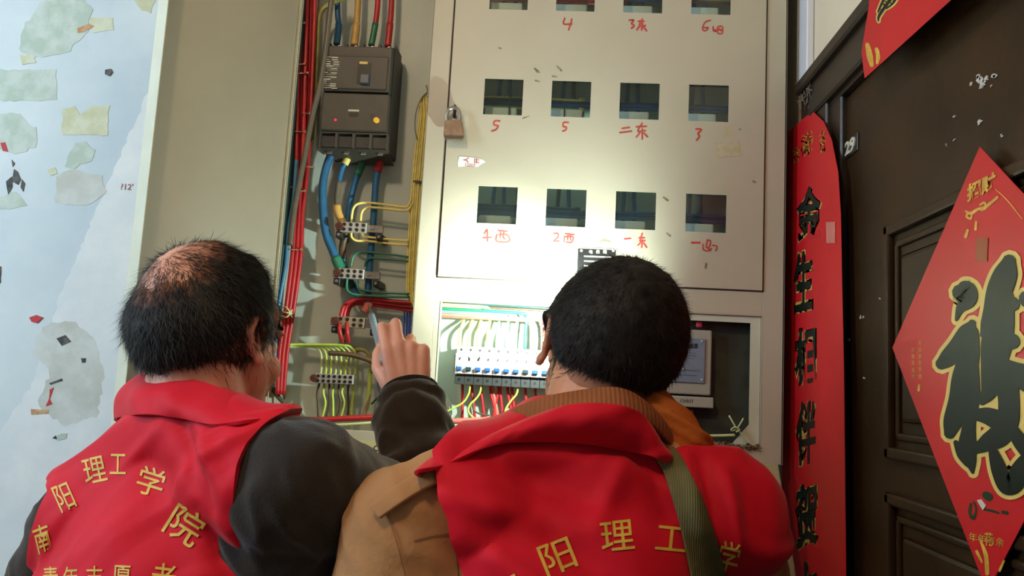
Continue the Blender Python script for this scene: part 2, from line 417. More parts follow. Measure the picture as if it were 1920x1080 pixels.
# cobweb dust at the end of the casing
b = bm_()
for k in range(26):
    c = PX(1500 + rnd.uniform(-2, 26), 182 + rnd.uniform(-26, 12), XR - 0.014)
    tube(b, [c, c + Vector((-0.003, rnd.uniform(-.02, .02), rnd.uniform(-.01, .014))), c + Vector((-0.002, rnd.uniform(-.03, .03), rnd.uniform(-.02, .02)))], 0.0006, 4, 3)
tag(obj('cobweb', b, mat('dusty cobweb', (120, 110, 92), 0.9)), 'grey dusty cobweb at the corner end of the dark door casing', 'cobweb', kind='stuff')

# ------------------------------------------------------------------ red papers
XS = XR - 0.0155
def sheet(px, X, th=0.0006, wav=0.0, seed=0):          # thin paper from a pixel outline standing on plane X, gently wavy
    pts = [PX(u, v, X) for u, v in px]
    b = bm_(); f = b.faces.new([b.verts.new(p) for p in pts])
    bmesh.ops.triangulate(b, faces=[f])
    for _ in range(4):
        es = [e for e in b.edges if e.calc_length() > 0.03]
        if not es: break
        bmesh.ops.subdivide_edges(b, edges=es, cuts=1); bmesh.ops.triangulate(b, faces=b.faces[:])
    for v in b.verts:
        if wav: v.co.x -= abs(wav * (noise.noise(Vector((seed, v.co.y * 14, v.co.z * 6))) + 0.35))
    bmesh.ops.recalc_face_normals(b, faces=b.faces[:])
    bmesh.ops.solidify(b, geom=b.faces[:], thickness=th)
    return b
FP = 0.0006
t = thing('spring_couplet', 'tall red vertical couplet strip with dark gold-edged characters, on the door casing', 'couplet', PX(1530, 1180, XS))
bs = sheet([(1477, 248), (1500, 228), (1524, 208), (1545, 228), (1560, 262), (1572, 322), (1577, 400), (1580, 560), (1583, 700), (1585, 900), (1588, 1180), (1474, 1180), (1466, 900), (1469, 700), (1473, 500)], XS, FP, 0.0)
obj('paper_strip', bs, M_red, t)
def wfn(cx, cy, w_, h_, X, lift=0.0004, shear=0.0, rot=0.0):
    c, s = math.cos(rot), math.sin(rot)
    def f(x, y, z):
        X_, Y_ = x * w_, -y * h_ + x * w_ * shear
        return PX(cx + X_ * c - Y_ * s, cy + X_ * s + Y_ * c, X) + Vector((-lift - z * 0.0003, 0, 0))
    return f
for ch, cx, cy, w_, h_ in (('金', 1518, 400, 44, 98), ('生', 1507, 527, 34, 112), ('相', 1511, 667, 38, 104), ('伴', 1512, 812, 36, 118), ('贺', 1513, 968, 40, 118), ('大', 1512, 1100, 40, 90)):
    go, ik = bm_(), bm_()
    map_text(go, ch, wfn(cx, cy, w_ * 1.1, h_ * 1.04, XS, 0.0003, -0.25), 0.055)
    map_text(ik, ch, wfn(cx, cy, w_, h_, XS, 0.0008, -0.25), 0.022)
    obj('gold_outline', go, M_goldout, t); obj('dark_character', ik, M_ink, t)
for ch, cx, cy, h_ in (('吉', 1494, 290, 30), ('福', 1510, 272, 42), ('禄', 1519, 266, 44), ('吉', 1543, 264, 46)):
    b = bm_(); map_text(b, ch, wfn(cx, cy, 13 if ch != '福' else 16, h_, XS, 0.0003, -0.5), 0.02)
    obj('gold_motif', b, M_gold, t)
b = bm_(); prism(b, [PX(u, v, XS - 0.0012) for u, v in ((1549, 416), (1566, 416), (1566, 456), (1550, 456))], (-0.0004, 0, 0)); obj('tape_piece', b, mat('cloudy tape', (206, 120, 110), 0.2), t)

t = thing('diamond_blessing_paper', 'large red diamond paper with one bold dark character, on the dark door', 'blessing paper', PX(1850, 1090, XR))
XD = XR - 0.006
cY, cZ = 0.887, 1.570
tp, lf, bt = PX(1838, 275, XD), PX(1674, 652, XD), PX(1852, 1110, XD)
rt = Vector((XD, tp.y - (lf.y - tp.y) * 0.96, lf.z + 0.005))
b = bm_(); prism(b, (tp, lf, bt, rt), (-0.0006, 0, 0))
obj('paper_sheet', b, M_red, t)
F_ST = [[(1803, 548, 30), (1813, 548, 44), (1816, 562, 36), (1803, 580, 16), (1796, 600, 5)],
        [(1768, 682, 22), (1780, 672, 32), (1800, 650, 36), (1818, 622, 34), (1826, 606, 14)],
        [(1824, 625, 30), (1820, 670, 40), (1810, 710, 44), (1802, 750, 40), (1790, 790, 36), (1784, 812, 22)],
        [(1826, 680, 24), (1826, 740, 30), (1820, 800, 26), (1818, 840, 36), (1824, 868, 20), (1827, 886, 5)],
        [(1796, 830, 10), (1808, 850, 22), (1820, 868, 18)],
        [(1896, 490, 26), (1890, 512, 44), (1878, 545, 48), (1868, 585, 42), (1856, 612, 30), (1846, 628, 10)],
        [(1886, 560, 40), (1878, 610, 56), (1872, 650, 58), (1866, 690, 46), (1860, 730, 34), (1846, 752, 16)],
        [(1894, 565, 24), (1904, 570, 26)], [(1890, 640, 40), (1902, 640, 30)], [(1880, 690, 40), (1904, 700, 44), (1935, 712, 50), (1975, 740, 50)],
        [(1890, 700, 44), (1896, 750, 40), (1894, 790, 42), (1880, 815, 44), (1856, 830, 34), (1836, 842, 18)],
        [(1838, 778, 24), (1856, 780, 32), (1880, 790, 40)],
        [(1868, 850, 20), (1878, 880, 30), (1890, 910, 30), (1905, 908, 36), (1922, 880, 40), (1960, 850, 50)],
        [(1900, 800, 20), (1920, 830, 30), (1950, 860, 40)], [(1930, 560, 30), (1975, 600, 40), (1990, 680, 44)],
        [(1960, 740, 40), (1975, 840, 50), (1950, 900, 40)]]
bo, bi = bm_(), bm_()
def ffn(lift): return lambda x, y, z: PX(x, y, XD) + Vector((-lift, 0, 0))
for i_, st in enumerate(F_ST):
    brush(bo, st, ffn(0.0010 + i_ * 0.00005), 8.5); brush(bi, st, ffn(0.0020 + i_ * 0.00005))
obj('gold_outline', bo, M_goldout, t); obj('bold_character', bi, M_ink, t)
b = bm_()
map_text(b, '招财', wfn(1842, 351, 54, 34, XD, 0.0010, -0.5), 0.04)
brush(b, [(1812, 396, 4), (1822, 400, 6), (1836, 392, 5), (1850, 388, 6), (1872, 370, 5)], ffn(0.001)); brush(b, [(1818, 398, 3), (1814, 406, 4), (1822, 410, 4), (1824, 402, 3)], ffn(0.0011))
brush(b, [(1840, 384, 4), (1848, 380, 4), (1850, 390, 4), (1842, 394, 4)], ffn(0.0011)); brush(b, [(1832, 416, 4), (1831, 430, 5)], ffn(0.001)); brush(b, [(1816, 432, 5), (1812, 444, 6)], ffn(0.001))
for st in ([(1868, 355, 1.5), (1890, 375, 2), (1918, 410, 2)], [(1838, 1008, 3), (1850, 1040, 8), (1853, 1075, 8)], [(1833, 1034, 6), (1843, 1054, 4)], [(1876, 1070, 5), (1884, 1052, 4)]): brush(b, st, ffn(0.001))
map_text(b, '年年有余', wfn(1852, 1012, 66, 16, XD, 0.001, 0.18), 0.0)
map_text(b, '花', wfn(1856, 1011, 16, 26, XD, 0.001, 0.1), 0.01)
for u0, ys in ((1714, (656, 668, 680, 694, 706)), (1727, (642, 656, 668, 680, 692, 706))):
    for y_ in ys: map_text(b, '吉', wfn(u0, y_, 6, 9, XD, 0.001), 0.0)
brush(b, [(1725, 722, 4), (1724, 732, 5)], ffn(0.001))
obj('gold_motif', b, M_gold, t)['kind'] = 'stuff'
b = bm_(); prism(b, [PX(u, v, XD - 0.0011) for u, v in ((1831, 446), (1853, 446), (1851, 490), (1829, 490))], (-0.0003, 0, 0)); obj('faded_square', b, mat('brown gold square', (150, 70, 30), 0.5), t)
b = bm_(); 
for st in ([(1822, 945, 5), (1820, 962, 6), (1827, 972, 6), (1832, 955, 4), (1828, 942, 4)], [(1850, 928, 14), (1856, 932, 16)], [(1846, 955, 4), (1862, 958, 5), (1874, 962, 4)], [(1882, 960, 6), (1890, 962, 7)]): brush(b, st, ffn(0.001))
obj('dark_emblem', b, mat('dark green emblem', (20, 52, 26), 0.4), t)['kind'] = 'stuff'
b = bm_(); prism(b, [PX(u, v, XD - 0.0012) for u, v in ((1832, 938), (1840, 936), (1849, 948), (1843, 957))], (-0.0003, 0, 0)); obj('worn_spot', b, M_offw, t)

t = thing('lintel_paper', 'red paper banner end stuck above the dark door head', 'couplet', PX(1622, 146, XS - 0.02))
XH = XS - 0.012
L0, L1 = PX(1622, 147, XH), PX(1784, 0, XH); dL = (L1 - L0) / (L1 - L0).y; Le = L0 + dL * (0.50 - L0.y); LT = PX(1634, -20, XH)
pl = [L0, PX(1616, 98, XH), PX(1622, 60, XH), PX(1630, 10, XH), Vector((XH, LT.y, L0.z + 0.19)), Vector((XH, 0.50, Le.z + 0.19)), Le]
b = bm_(); prism(b, pl, (-0.0006, 0, 0)); obj('paper_sheet', b, M_red, t)
b = bm_()
for st in ([(1628, 84, 8), (1632, 104, 12), (1636, 122, 8)], [(1645, 92, 7), (1648, 106, 8), (1646, 118, 5)]): brush(b, st, lambda x, y, z: PX(x, y, XH) + Vector((-0.001, 0, 0)))
obj('gold_motif', b, M_gold, t)['kind'] = 'stuff'
bo, bi = bm_(), bm_()
for st in ([(1682, -14, 6), (1666, 6, 7), (1650, 30, 6), (1649, 40, 3)], [(1676, -16, 5), (1660, -2, 6), (1648, 22, 4)], [(1690, -14, 5), (1676, 6, 5), (1664, 16, 3)]):
    brush(bo, st, lambda x, y, z: PX(x, y, XH) + Vector((-0.001, 0, 0)), 2.5); brush(bi, st, lambda x, y, z: PX(x, y, XH) + Vector((-0.0015, 0, 0)), -0.6)
obj('gold_outline', bo, M_goldout, t); obj('dark_character', bi, M_ink, t)
# ------------------------------------------------------------------ the meter cabinet
box = thing('meter_cabinet', 'large grey beige steel meter cabinet with open left door, fixed to wall', 'cabinet', ((XL_ + XR_) / 2, WB, ZB))
b = bm_()
bx(b, (XL_, YF, ZB), (XL_ + 0.0025, WB - 0.001, ZT)); bx(b, (XR_ - 0.0025, YF, ZB), (XR_, WB - 0.001, ZT))
bx(b, (XL_, YF, ZT - 0.003), (XR_, WB - 0.001, ZT)); bx(b, (XL_, YF + 0.001, ZB), (XR_, WB - 0.001, ZB + 0.003)); bx(b, (XL_, WB - 0.004, ZB), (XR_, WB - 0.001, ZT))
obj('cabinet_shell', b, M_box, box)
Z1, Z2, ZO = 1.699, 1.654, 1.412     # door foot, top and foot of the lower openings
def fbox(bm, x0, x1, z0, z1, y0=YF, d=0.002): bx(bm, (x0, y0, z0), (x1, y0 + d, z1), 0.0006)
b = bm_()
fbox(b, XL_, XL_ + 0.011, ZB, ZT); fbox(b, -0.280, -0.240, ZB, ZT); fbox(b, 0.372, XR_, ZB, ZT)
fbox(b, -0.240, 0.372, Z2, Z1 + 0.006); fbox(b, XL_ + 0.011, -0.280, ZB, ZB + 0.018); fbox(b, -0.240, 0.372, ZB, ZO)
fbox(b, 0.088, 0.120, ZO, Z2); fbox(b, -0.240, -0.228, ZO, Z2)
bx(b, (-0.280, YF, ZB + .002), (-0.2785, YF + 0.022, ZT)); bx(b, (-0.2300, YF, ZO), (-0.2285, YF + 0.022, Z2))
bx(b, (-0.228, YF, Z2 - 0.0012), (0.372, YF + 0.012, Z2)); bx(b, (-0.228, YF, ZO), (0.372, YF + 0.02, ZO + 0.0012))
bx(b, (0.3715, YF, ZO), (0.373, YF + 0.018, Z2))
obj('front_frame', b, M_box, box)
b = bm_(); bx(b, (XL_ + 0.004, YB, ZB + 0.004), (-0.262, YB + 0.003, ZT - 0.01)); bx(b, (-0.258, YB, ZB + 0.004), (XR_ - 0.004, YB + 0.003, ZT - 0.01))
obj('mounting_plate', b, M_boxin, box)
b = bm_(); bx(b, (-0.263, YF + 0.024, ZB + 0.05), (-0.2595, YB, ZT - 0.05)); obj('partition_plate', b, M_boxin, box)
# pale inner lip of the small meter opening, with its cut corner
b = bm_()
bx(b, (0.352, YF + 0.004, ZO), (0.3705, YF + 0.006, Z2 - 0.002)); bx(b, (0.14, YF + 0.004, Z2 - 0.014), (0.352, YF + 0.006, Z2 - 0.002))
prism(b, [(0.352, YF + 0.004, ZO), (0.352, YF + 0.004, ZO + 0.042), (0.318, YF + 0.004, ZO)], (0, 0.002, 0))
obj('inner_lip', b, M_edge, box)
b = bm_(); bx(b, (0.122, YF + 0.03, ZO), (0.372, YF + 0.033, Z2 + 0.02)); obj('meter_backboard', b, mat('dark green grey board', (52, 58, 46), 0.6, scale=14, rgb2=(34, 36, 26)), box)

# main door with twelve windows
WX0, WDX, WZ0, WDZ, WW, WH = -0.1689, 0.13173, 2.3101, 0.21547, 0.07565, 0.07267
md = bm_()
xs = [-0.2365]
for c in range(4): xs += [WX0 + c * WDX, WX0 + c * WDX + WW]
xs.append(0.3705); zs = [Z1 + 0.002]
for r in (2, 1, 0): zs += [WZ0 - r * WDZ - WH, WZ0 - r * WDZ]
zs.append(ZT - 0.03)
vv = {(i, j): md.verts.new((x, YF - 0.0015, z)) for i, x in enumerate(xs) for j, z in enumerate(zs)}
fs = [md.faces.new((vv[i, j], vv[i + 1, j], vv[i + 1, j + 1], vv[i, j + 1])) for i in range(len(xs) - 1) for j in range(len(zs) - 1) if not (i % 2 == 1 and j % 2 == 1)]
bmesh.ops.recalc_face_normals(md, faces=fs)
bmesh.ops.solidify(md, geom=fs, thickness=0.0018)
mdoor = obj('meter_door', md, M_box, box); mdoor['label'] = 'flat door with three rows of four square windows'
b = bm_()
bx(b, (-0.2400, YF - 0.0004, Z1 - 0.001), (-0.2372, YF + 0.0006, ZT - 0.03)); bx(b, (0.3712, YF - 0.0004, Z1 - 0.001), (0.3738, YF + 0.0006, ZT - 0.03)); bx(b, (-0.2400, YF - 0.0004, Z1 - 0.001), (0.3738, YF + 0.0006, Z1 + 0.0014))
obj('door_gap', b, M_seam, box)
M_pane = glass_mat('dusty window pane', (0.90, 0.97, 0.94), 0.012)
b = bm_(); bx(b, (0, 0, 0), (WW + 0.008, 0.0015, WH + 0.008)); pane0 = obj('window_pane', b, M_pane, mdoor); pme = pane0.data
k = 0
for r in range(3):
    for c in range(4):
        o = pane0 if k == 0 else pane0.copy()
        if k: COL.objects.link(o)
        o.location = Vector((WX0 + c * WDX - 0.004, YF + 0.0012, WZ0 - r * WDZ - WH - 0.004)) ; k += 1
pme.transform(Matrix.Translation(wloc(mdoor)))
for o in [x for x in bpy.data.objects if x.name.startswith('window_pane')]: o.location -= wloc(mdoor)

# red marker writing under the windows
def mfn(x, y, z): return P(x, y, YF - 0.0034) + Vector((0, -z * 0.0003, 0))
def mks(*sts, w_=3.0):
    mk = bm_()
    for i_, s in enumerate(sts): brush(mk, [(x, y, w_) for x, y in s], lambda x, y, z: mfn(x, y, z) + Vector((0, -i_ * 0.00004, 0)))
    o = obj('marker_writing', mk, M_marker, mdoor); o['kind'] = 'stuff'
mks([(1059, 34), (1057, 45), (1072, 45)], [(1072, 36), (1070, 45), (1066, 56)])                                 # 4
mks([(1180, 38), (1188, 38), (1184, 44), (1189, 48), (1184, 53)], [(1197, 40), (1207, 40)], [(1204, 36), (1199, 48), (1210, 48)], [(1204, 44), (1203, 56)], [(1198, 50), (1194, 56)], [(1206, 50), (1212, 58)], w_=3.2)
mks([(1332, 38), (1322, 42), (1317, 54), (1322, 58), (1328, 52), (1320, 52)], [(1337, 50), (1338, 58), (1345, 58), (1345, 52)], [(1346, 50), (1354, 50), (1354, 62), (1346, 62), (1346, 52)], [(1349, 54), (1352, 58)], w_=2.6)
mks([(1338, 56), (1354, 56)], w_=2.4)
mks([(937, 227), (928, 227), (926, 234), (934, 236), (930, 243), (922, 246)]); mks([(1066, 230), (1057, 230), (1056, 237), (1062, 239), (1060, 244), (1055, 246)])
mks([(1166, 241), (1180, 239)], [(1162, 249), (1184, 246)], [(1193, 238), (1212, 237)], [(1204, 231), (1196, 246), (1210, 245)], [(1204, 242), (1204, 261)], [(1199, 250), (1193, 257)], [(1207, 250), (1214, 257)], w_=2.8)
mks([(1305, 242), (1315, 243), (1309, 250), (1311, 256), (1306, 263)], w_=3.4)
mks([(913, 430), (908, 438)], [(906, 446), (921, 445)], [(914, 432), (914, 452)], [(934, 432), (951, 434)], [(932, 440), (931, 452), (948, 454), (956, 450), (950, 440), (936, 440)], [(939, 434), (938, 446)], [(945, 434), (944, 446), (948, 448)], w_=3.2)
mks([(1038, 438), (1046, 438), (1046, 445), (1038, 452), (1048, 452)], [(1060, 438), (1076, 440)], [(1058, 444), (1058, 454)], [(1060, 444), (1074, 444), (1072, 454), (1062, 454)], [(1065, 440), (1064, 450)], [(1069, 440), (1070, 450)], w_=3.0)
mks([(1171, 448), (1182, 447)], [(1198, 446), (1208, 446)], [(1204, 438), (1200, 452), (1209, 451)], [(1204, 450), (1203, 464)], [(1200, 456), (1196, 460)], [(1207, 456), (1212, 464)], w_=3.0)
mks([(1297, 455), (1312, 455)], w_=4); mks([(1318, 458), (1319, 468), (1327, 470), (1334, 466)], [(1326, 450), (1332, 452), (1330, 462), (1324, 464), (1326, 452)], [(1336, 460), (1344, 462), (1342, 470)], [(1328, 466), (1332, 470)], w_=2.8)
b = bm_()
for st in ([(1002, 128, 3), (1008, 134, 5), (1012, 136, 2)], [(1044, 124, 2), (1052, 132, 4)], [(1004, 151, 3), (1011, 153, 2)], [(1036, 143, 3), (1044, 144, 2)], [(936, 90, 3), (940, 91, 2)], [(980, 222, 2), (992, 218, 1)],
           [(1124, 454, 1), (1134, 450, 5), (1146, 454, 1)], [(1244, 370, 3), (1252, 376, 4)], [(1250, 437, 3), (1256, 442, 4)], [(1324, 494, 4), (1323, 502, 4)], [(1070, 475, 2), (1074, 477, 3)], [(1386, 242, 2), (1389, 243, 2)], [(1412, 340, 4), (1416, 342, 4)]):
    b = bm_(); brush(b, st, mfn); obj('scuff_mark', b, mat('dark scuff', (110, 96, 76), 0.8, scale=200, rgb2=(150, 138, 112)), mdoor)
b = bm_()
for pl in ([(1358, 236), (1372, 234), (1374, 254), (1360, 256)], [(1340, 268), (1386, 266), (1390, 292), (1346, 296)]): b = bm_(); prism(b, [P(u, v, YF - 0.0034) for u, v in pl], (0, -0.0002, 0)); obj('tape_trace', b, mat('yellow tape trace', (176, 166, 128), 0.5, scale=90, rgb2=(184, 176, 150)), mdoor)
# nameplate
np_ = thing('nameplate', 'small black and silver nameplate riveted low on the meter door', 'nameplate', P(1118, 515, YF - 0.004))
yN = YF - 0.0036
def rect(bm, u0, v0, u1, v1, y, d, skew=0.035):
    a, c = P(u0, v0, y), P(u1, v1, y); bx(bm, (a.x, y - d, c.z), (c.x, y, a.z), 0.0002)
b = bm_(); rect(b, 1081, 463, 1156, 520, yN, 0.0008); obj('plate', b, mat('silver plate', (190, 190, 180), 0.35, metal=0.6), np_)
b = bm_(); rect(b, 1084, 466, 1153, 518, yN - 0.0008, 0.0003); obj('black_field', b, M_black, np_)
b = bm_(); rect(b, 1095, 479, 1148, 484, yN - 0.0011, 0.0003); rect(b, 1095, 488, 1148, 493, yN - 0.0011, 0.0003); rect(b, 1095, 497, 1148, 502, yN - 0.0011, 0.0003)
for i, (u, v) in enumerate(((1090, 470), (1150, 470))): cyl(b, P(u, v, yN - 0.0008), P(u, v, yN - 0.002), 0.003, 0.002, 10)
for ch, u in (('电', 1108), ('表', 1121), ('箱', 1134)): put_text(b, ch, P(u, 472, yN - 0.0012), (1, 0, 0), (0, 0, 1), (0, -1, 0), 0.008, 0.0002, 0.01)
obj('white_print', b, M_offw, np_)
# torn sticker
st_ = thing('torn_sticker', 'torn white paper sticker with red marks below the padlock', 'sticker', P(885, 312, YF - 0.004))
b = bm_(); prism(b, [P(u, v, yN) for u, v in ((861, 293), (884, 295), (905, 299), (911, 304), (902, 308), (896, 313), (880, 311), (859, 313), (858, 306))], (0, -0.0004, 0)); obj('paper_scrap', b, M_white, st_)
b = bm_(); 
for ch, u, v in (('人', 874, 300), ('开', 894, 302)): put_text(b, ch, P(u, v, yN - 0.0004), (0, 0, 1), (-1, 0, 0), (0, -1, 0), 0.011, 0.0003, 0.02)
put_text(b, '12007', P(882, 309.5, yN - 0.0004), (1, 0, -.06), (0, 0, 1), (0, -1, 0), 0.0085, 0.0003, 0.0)
obj('red_print', b, M_marker, st_)

# padlock on its hasp
lock = thing('padlock', 'weathered brass padlock hanging on the left edge of the meter door', 'padlock', P(851, 262, YF - 0.012))
y0 = YF - 0.026
a, c = P(832, 222, y0), P(868, 260, y0); a2, c2 = P(830, 224, y0), P(870, 260, y0)
b = bm_(); poly = [P(834, 224, y0), P(866, 225, y0), P(870, 255, y0), P(868, 260, y0), P(833, 259, y0), P(831, 254, y0)]
prism(b, poly, (0, 0.014, 0)); bmesh.ops.recalc_face_normals(b, faces=b.faces[:]); bmesh.ops.bevel(b, geom=b.edges[:], offset=0.0018, segments=2, affect='EDGES')
obj('lock_body', b, M_brass, lock)
b = bm_(); ym = y0 + 0.007
tube(b, [P(838, 228, ym), P(838, 214, ym), P(842, 205, ym), P(851, 202, ym), P(859, 206, ym), P(862, 215, ym), P(862, 228, ym)], 0.0036, 10, 6); obj('shackle', b, M_metal, lock)
b = bm_(); prism(b, [P(833, 254, y0 - .0003), P(869, 255, y0 - .0003), P(868, 259, y0 - .0003), P(834, 258, y0 - .0003)], (0, -0.0005, 0)); obj('base_strip', b, M_blkpl, lock)
b = bm_(); tube(b, [P(852, 220, YF - 0.001), P(852, 214, YF - 0.012), P(853, 205, YF - 0.014), P(853, 200, YF - 0.006), P(853, 198, YF + 0.001)], 0.003, 8, 5)
obj('hasp_loop', b, M_rust, mdoor, 'auto')

# opened left door leaf
lf = bm_()
h0 = Vector((XL_ + 0.004, YF - 0.003, 0)); h1 = Vector((-0.7045, 1.252, 0)); dd = (h1 - h0).normalized(); nn = Vector((-dd.y, dd.x, 0))
if nn.x < 0: nn = -nn
def slab(bm, p, q, n, z0, z1, th):
    prism(bm, [Vector((p.x, p.y, z0)), Vector((q.x, q.y, z0)), Vector((q.x, q.y, z1)), Vector((p.x, p.y, z1))], -n * th)
slab(lf, h0, h1, nn, ZB + 0.008, ZT - 0.02, 0.0015)
leaf = obj('open_door_leaf', lf, M_leaf, box)
b = bm_()
slab(b, h1, h1 + nn * 0.030, -dd, ZB + 0.008, ZT - 0.02, 0.0015); slab(b, h0, h0 + nn * 0.006, dd, ZB + 0.008, ZT - 0.02, 0.0015)
for z in (ZB + 0.008, ZT - 0.021): prism(b, [Vector((*p, z)) for p in ((h0 + nn * 0.001).xy, (h1 + nn * .001).xy, (h1 + nn * 0.021).xy, (h0 + nn * 0.021).xy)], (0, 0, 0.0015))
obj('door_lip', b, M_edge, leaf)
for z in (1.55, 2.3): b = bm_(); cyl(b, (h0.x - 0.004, h0.y + .001, z), (h0.x - 0.004, h0.y + .001, z + 0.05), 0.004); obj('hinge', b, M_metal, leaf, 'auto')

# lower flap hanging open
HF = Vector((0, YF + 0.002, ZB + 0.002))
pr_, pb_ = PX(1442, 862, 0.405), PX(1506, 1160, 0.405)
x0, x1 = -0.42, 0.404
ybot, zbot = pb_.y, pb_.z
b = bm_(); prism(b, [(x0, YF - 0.002, ZB - 0.001), (x1, YF - 0.002, ZB - 0.001), (x1, ybot, zbot), (x0, ybot, zbot)], (0, 0.0015, 0.0018))
flap = obj('hanging_flap', b, mat('yellowed flap enamel', (150, 140, 98), 0.55, scale=6, rgb2=(164, 156, 118)), box)
b = bm_()
for p_, q_ in (((x1, YF - 0.002, ZB - 0.001), (x1, ybot, zbot)), ((x0, YF - 0.002, ZB - 0.001), (x0, ybot, zbot))):
    b = bm_(); prism(b, [p_, q_, (q_[0], q_[1] + 0.014, q_[2] + 0.008), (p_[0], p_[1] + 0.004, p_[2] + 0.002)], (-0.0015 if p_[0] > 0 else 0.0015, 0, 0)); obj('flap_lip', b, M_edge, flap)
fd = Vector((0, ybot - (YF - 0.002), zbot - (ZB - 0.001))).normalized(); fn_ = Vector((0, fd.z, -fd.y)); 
if fn_.y > 0: fn_ = -fn_
b = bm_()
def flp(x, s): return Vector((x, YF - 0.002, ZB - 0.001)) + fd * s + fn_ * 0.0006
for x in (-0.395, -0.352, -0.327, -0.303):
    b = bm_()
    for zz in (0.008, 0.018):
        ring = [flp(x + 0.0065 * math.cos(a) + (0.003 if zz > .01 else 0), zz + 0.005 + 0.0052 * math.sin(a)) for a in [k * math.pi / 8 for k in range(17)]]
        tube(b, ring, 0.0011, 4, 1, smooth=False)
    obj('ring_mark', b, M_black, flap)['kind'] = 'stuff'
b = bm_()
q0 = PX(1422, 862, 0.385)
tube(b, [flp(0.378, 0.018), flp(0.381, 0.03), flp(0.388, 0.036), flp(0.385, 0.046), flp(0.392, 0.052)], 0.0013, 5, 4); obj('dark_curl', b, M_grime, flap)

# rubble and dust lying on the cabinet foot
b = bm_(); rnd = random.Random(3)
for k in range(420):
    x = rnd.uniform(0.20, 0.372) ; y = rnd.uniform(YF + 0.0, YF + 0.028); z = ZO + 0.0012 + abs(rnd.gauss(0, 0.0025))
    s = rnd.uniform(0.0010, 0.0042)
    bmesh.ops.create_icosphere(b, subdivisions=1, radius=s, matrix=Matrix.Translation((x, y, z)) @ Matrix.Rotation(rnd.random() * 6, 4, 'Z') @ Matrix.Diagonal((rnd.uniform(.8, 2.6), 1, .6, 1)))
for k in range(60):
    x = rnd.uniform(0.20, 0.36); z = ZO + 0.003; y = YF - rnd.uniform(0.0, 0.006)
    tube(b, [(x, y, z), (x + rnd.uniform(-.01, .01), y - 0.001, z - rnd.uniform(-.004, .006)), (x + rnd.uniform(-.02, .02), y - .001, z - rnd.uniform(-.004, .012))], 0.0008, 4, 2)
obj('dust_debris', b, mat('brown dust and crumbs', (96, 78, 56), 0.95, scale=180, rgb2=(150, 132, 104), lo=.45, hi=.6), box)['kind'] = 'stuff'
b = bm_(); bx(b, (-0.226, YF + 0.0, ZO + 0.0012), (-0.01, YF + 0.016, ZO + 0.0022)); obj('grime_strip', b, M_grime, box)

# ------------------------------------------------------------------ cables
def Pp(pts, Y):
    out = []
    for q in pts: out.append(P(q[0], q[1], q[2] if len(q) > 2 else Y))
    return out
def cable(name, label, px, r, col, Y=1.585, group=None, cat='cable', sleeves=(), n=6, seg=10, label_only=False):
    pts = Pp(px, Y)
    if sleeves:
        L0 = [tuple(p) for p in pts]
        t = thing(name, label, cat, pts[0], group)
        b = bm_(); tube(b, pts, r, seg, n); obj('sheath', b, CAB[col], t, True)
        for nm, i0, i1, c2, k in sleeves:
            sub = spline(pts, n)[int(i0 * n):int(i1 * n) + 1]
            b = bm_(); tube(b, sub, r * k, seg, 1, smooth=False); obj(nm, b, CAB[c2] if c2 in CAB else c2, t, True)
        return t
    b = bm_(); tube(b, pts, r, seg, n)
    return tag(obj(name, b, CAB[col], None, True), label, cat, group)
G1 = 'cables bundled along the left side of the cabinet'
for i in range(5):
    o = i * 7.2
    cable('red_cable', '%s red cable from the left in the thick bundle along the left side' % ['first', 'second', 'third', 'fourth', 'fifth'][i],
          [(563 + o, -60), (560 + o, 60), (558 + o * 0.9, 180), (556 + o * 0.75, 300), (553 + o * 0.5, 400), (548 + o * 0.55, 480), (536 + o * 0.5, 580), (524 + o * 0.5, 660), (520 + o * .4, 740)], 0.0042, 'red', 1.524 + (i % 2) * 0.0115 + i * 0.003, G1)
for i in range(3):
    cable('dark_green_cable', '%s dark green cable at the far left edge behind the red cables' % ['outermost', 'middle', 'innermost'][i],
          [(566 + i * 4, -60), (555 + i * 4, 100), (545 + i * 4, 250), (536 + i * 4, 380), (525 + i * 4, 480), (514 + i * 4, 580), (508 + i * 4, 700)], 0.0038, 'teal', 1.510 + i * .009, G1)
cable('light_blue_cable', 'light blue cable curving beside the red bundle near the left man\'s forehead', [(556, 300), (550, 380), (541, 430), (537, 490), (527, 545), (520, 590), (514, 680)], 0.0042, 'sky', 1.520, G1)
cable('blue_cable', 'darker blue cable left of the light blue one in the left bundle', [(550, 260), (545, 360), (534, 450), (528, 500), (520, 550), (512, 620)], 0.0040, 'dblue', 1.530, G1)
cable('olive_cable', 'thick yellow green cable bending in at the top left of the compartment', [(656, -6), (630, 2), (608, 14), (598, 38), (595, 90), (592, 150), (588, 210), (584, 262)], 0.0050, 'olive', 1.550)
cable('grey_cable', 'thick grey brown cable slanting down across the red bundle', [(628, -40), (619, 20), (611, 90), (600, 160), (585, 220), (572, 290), (560, 350), (551, 400), (544, 460)], 0.0056, 'grey', 1.513)
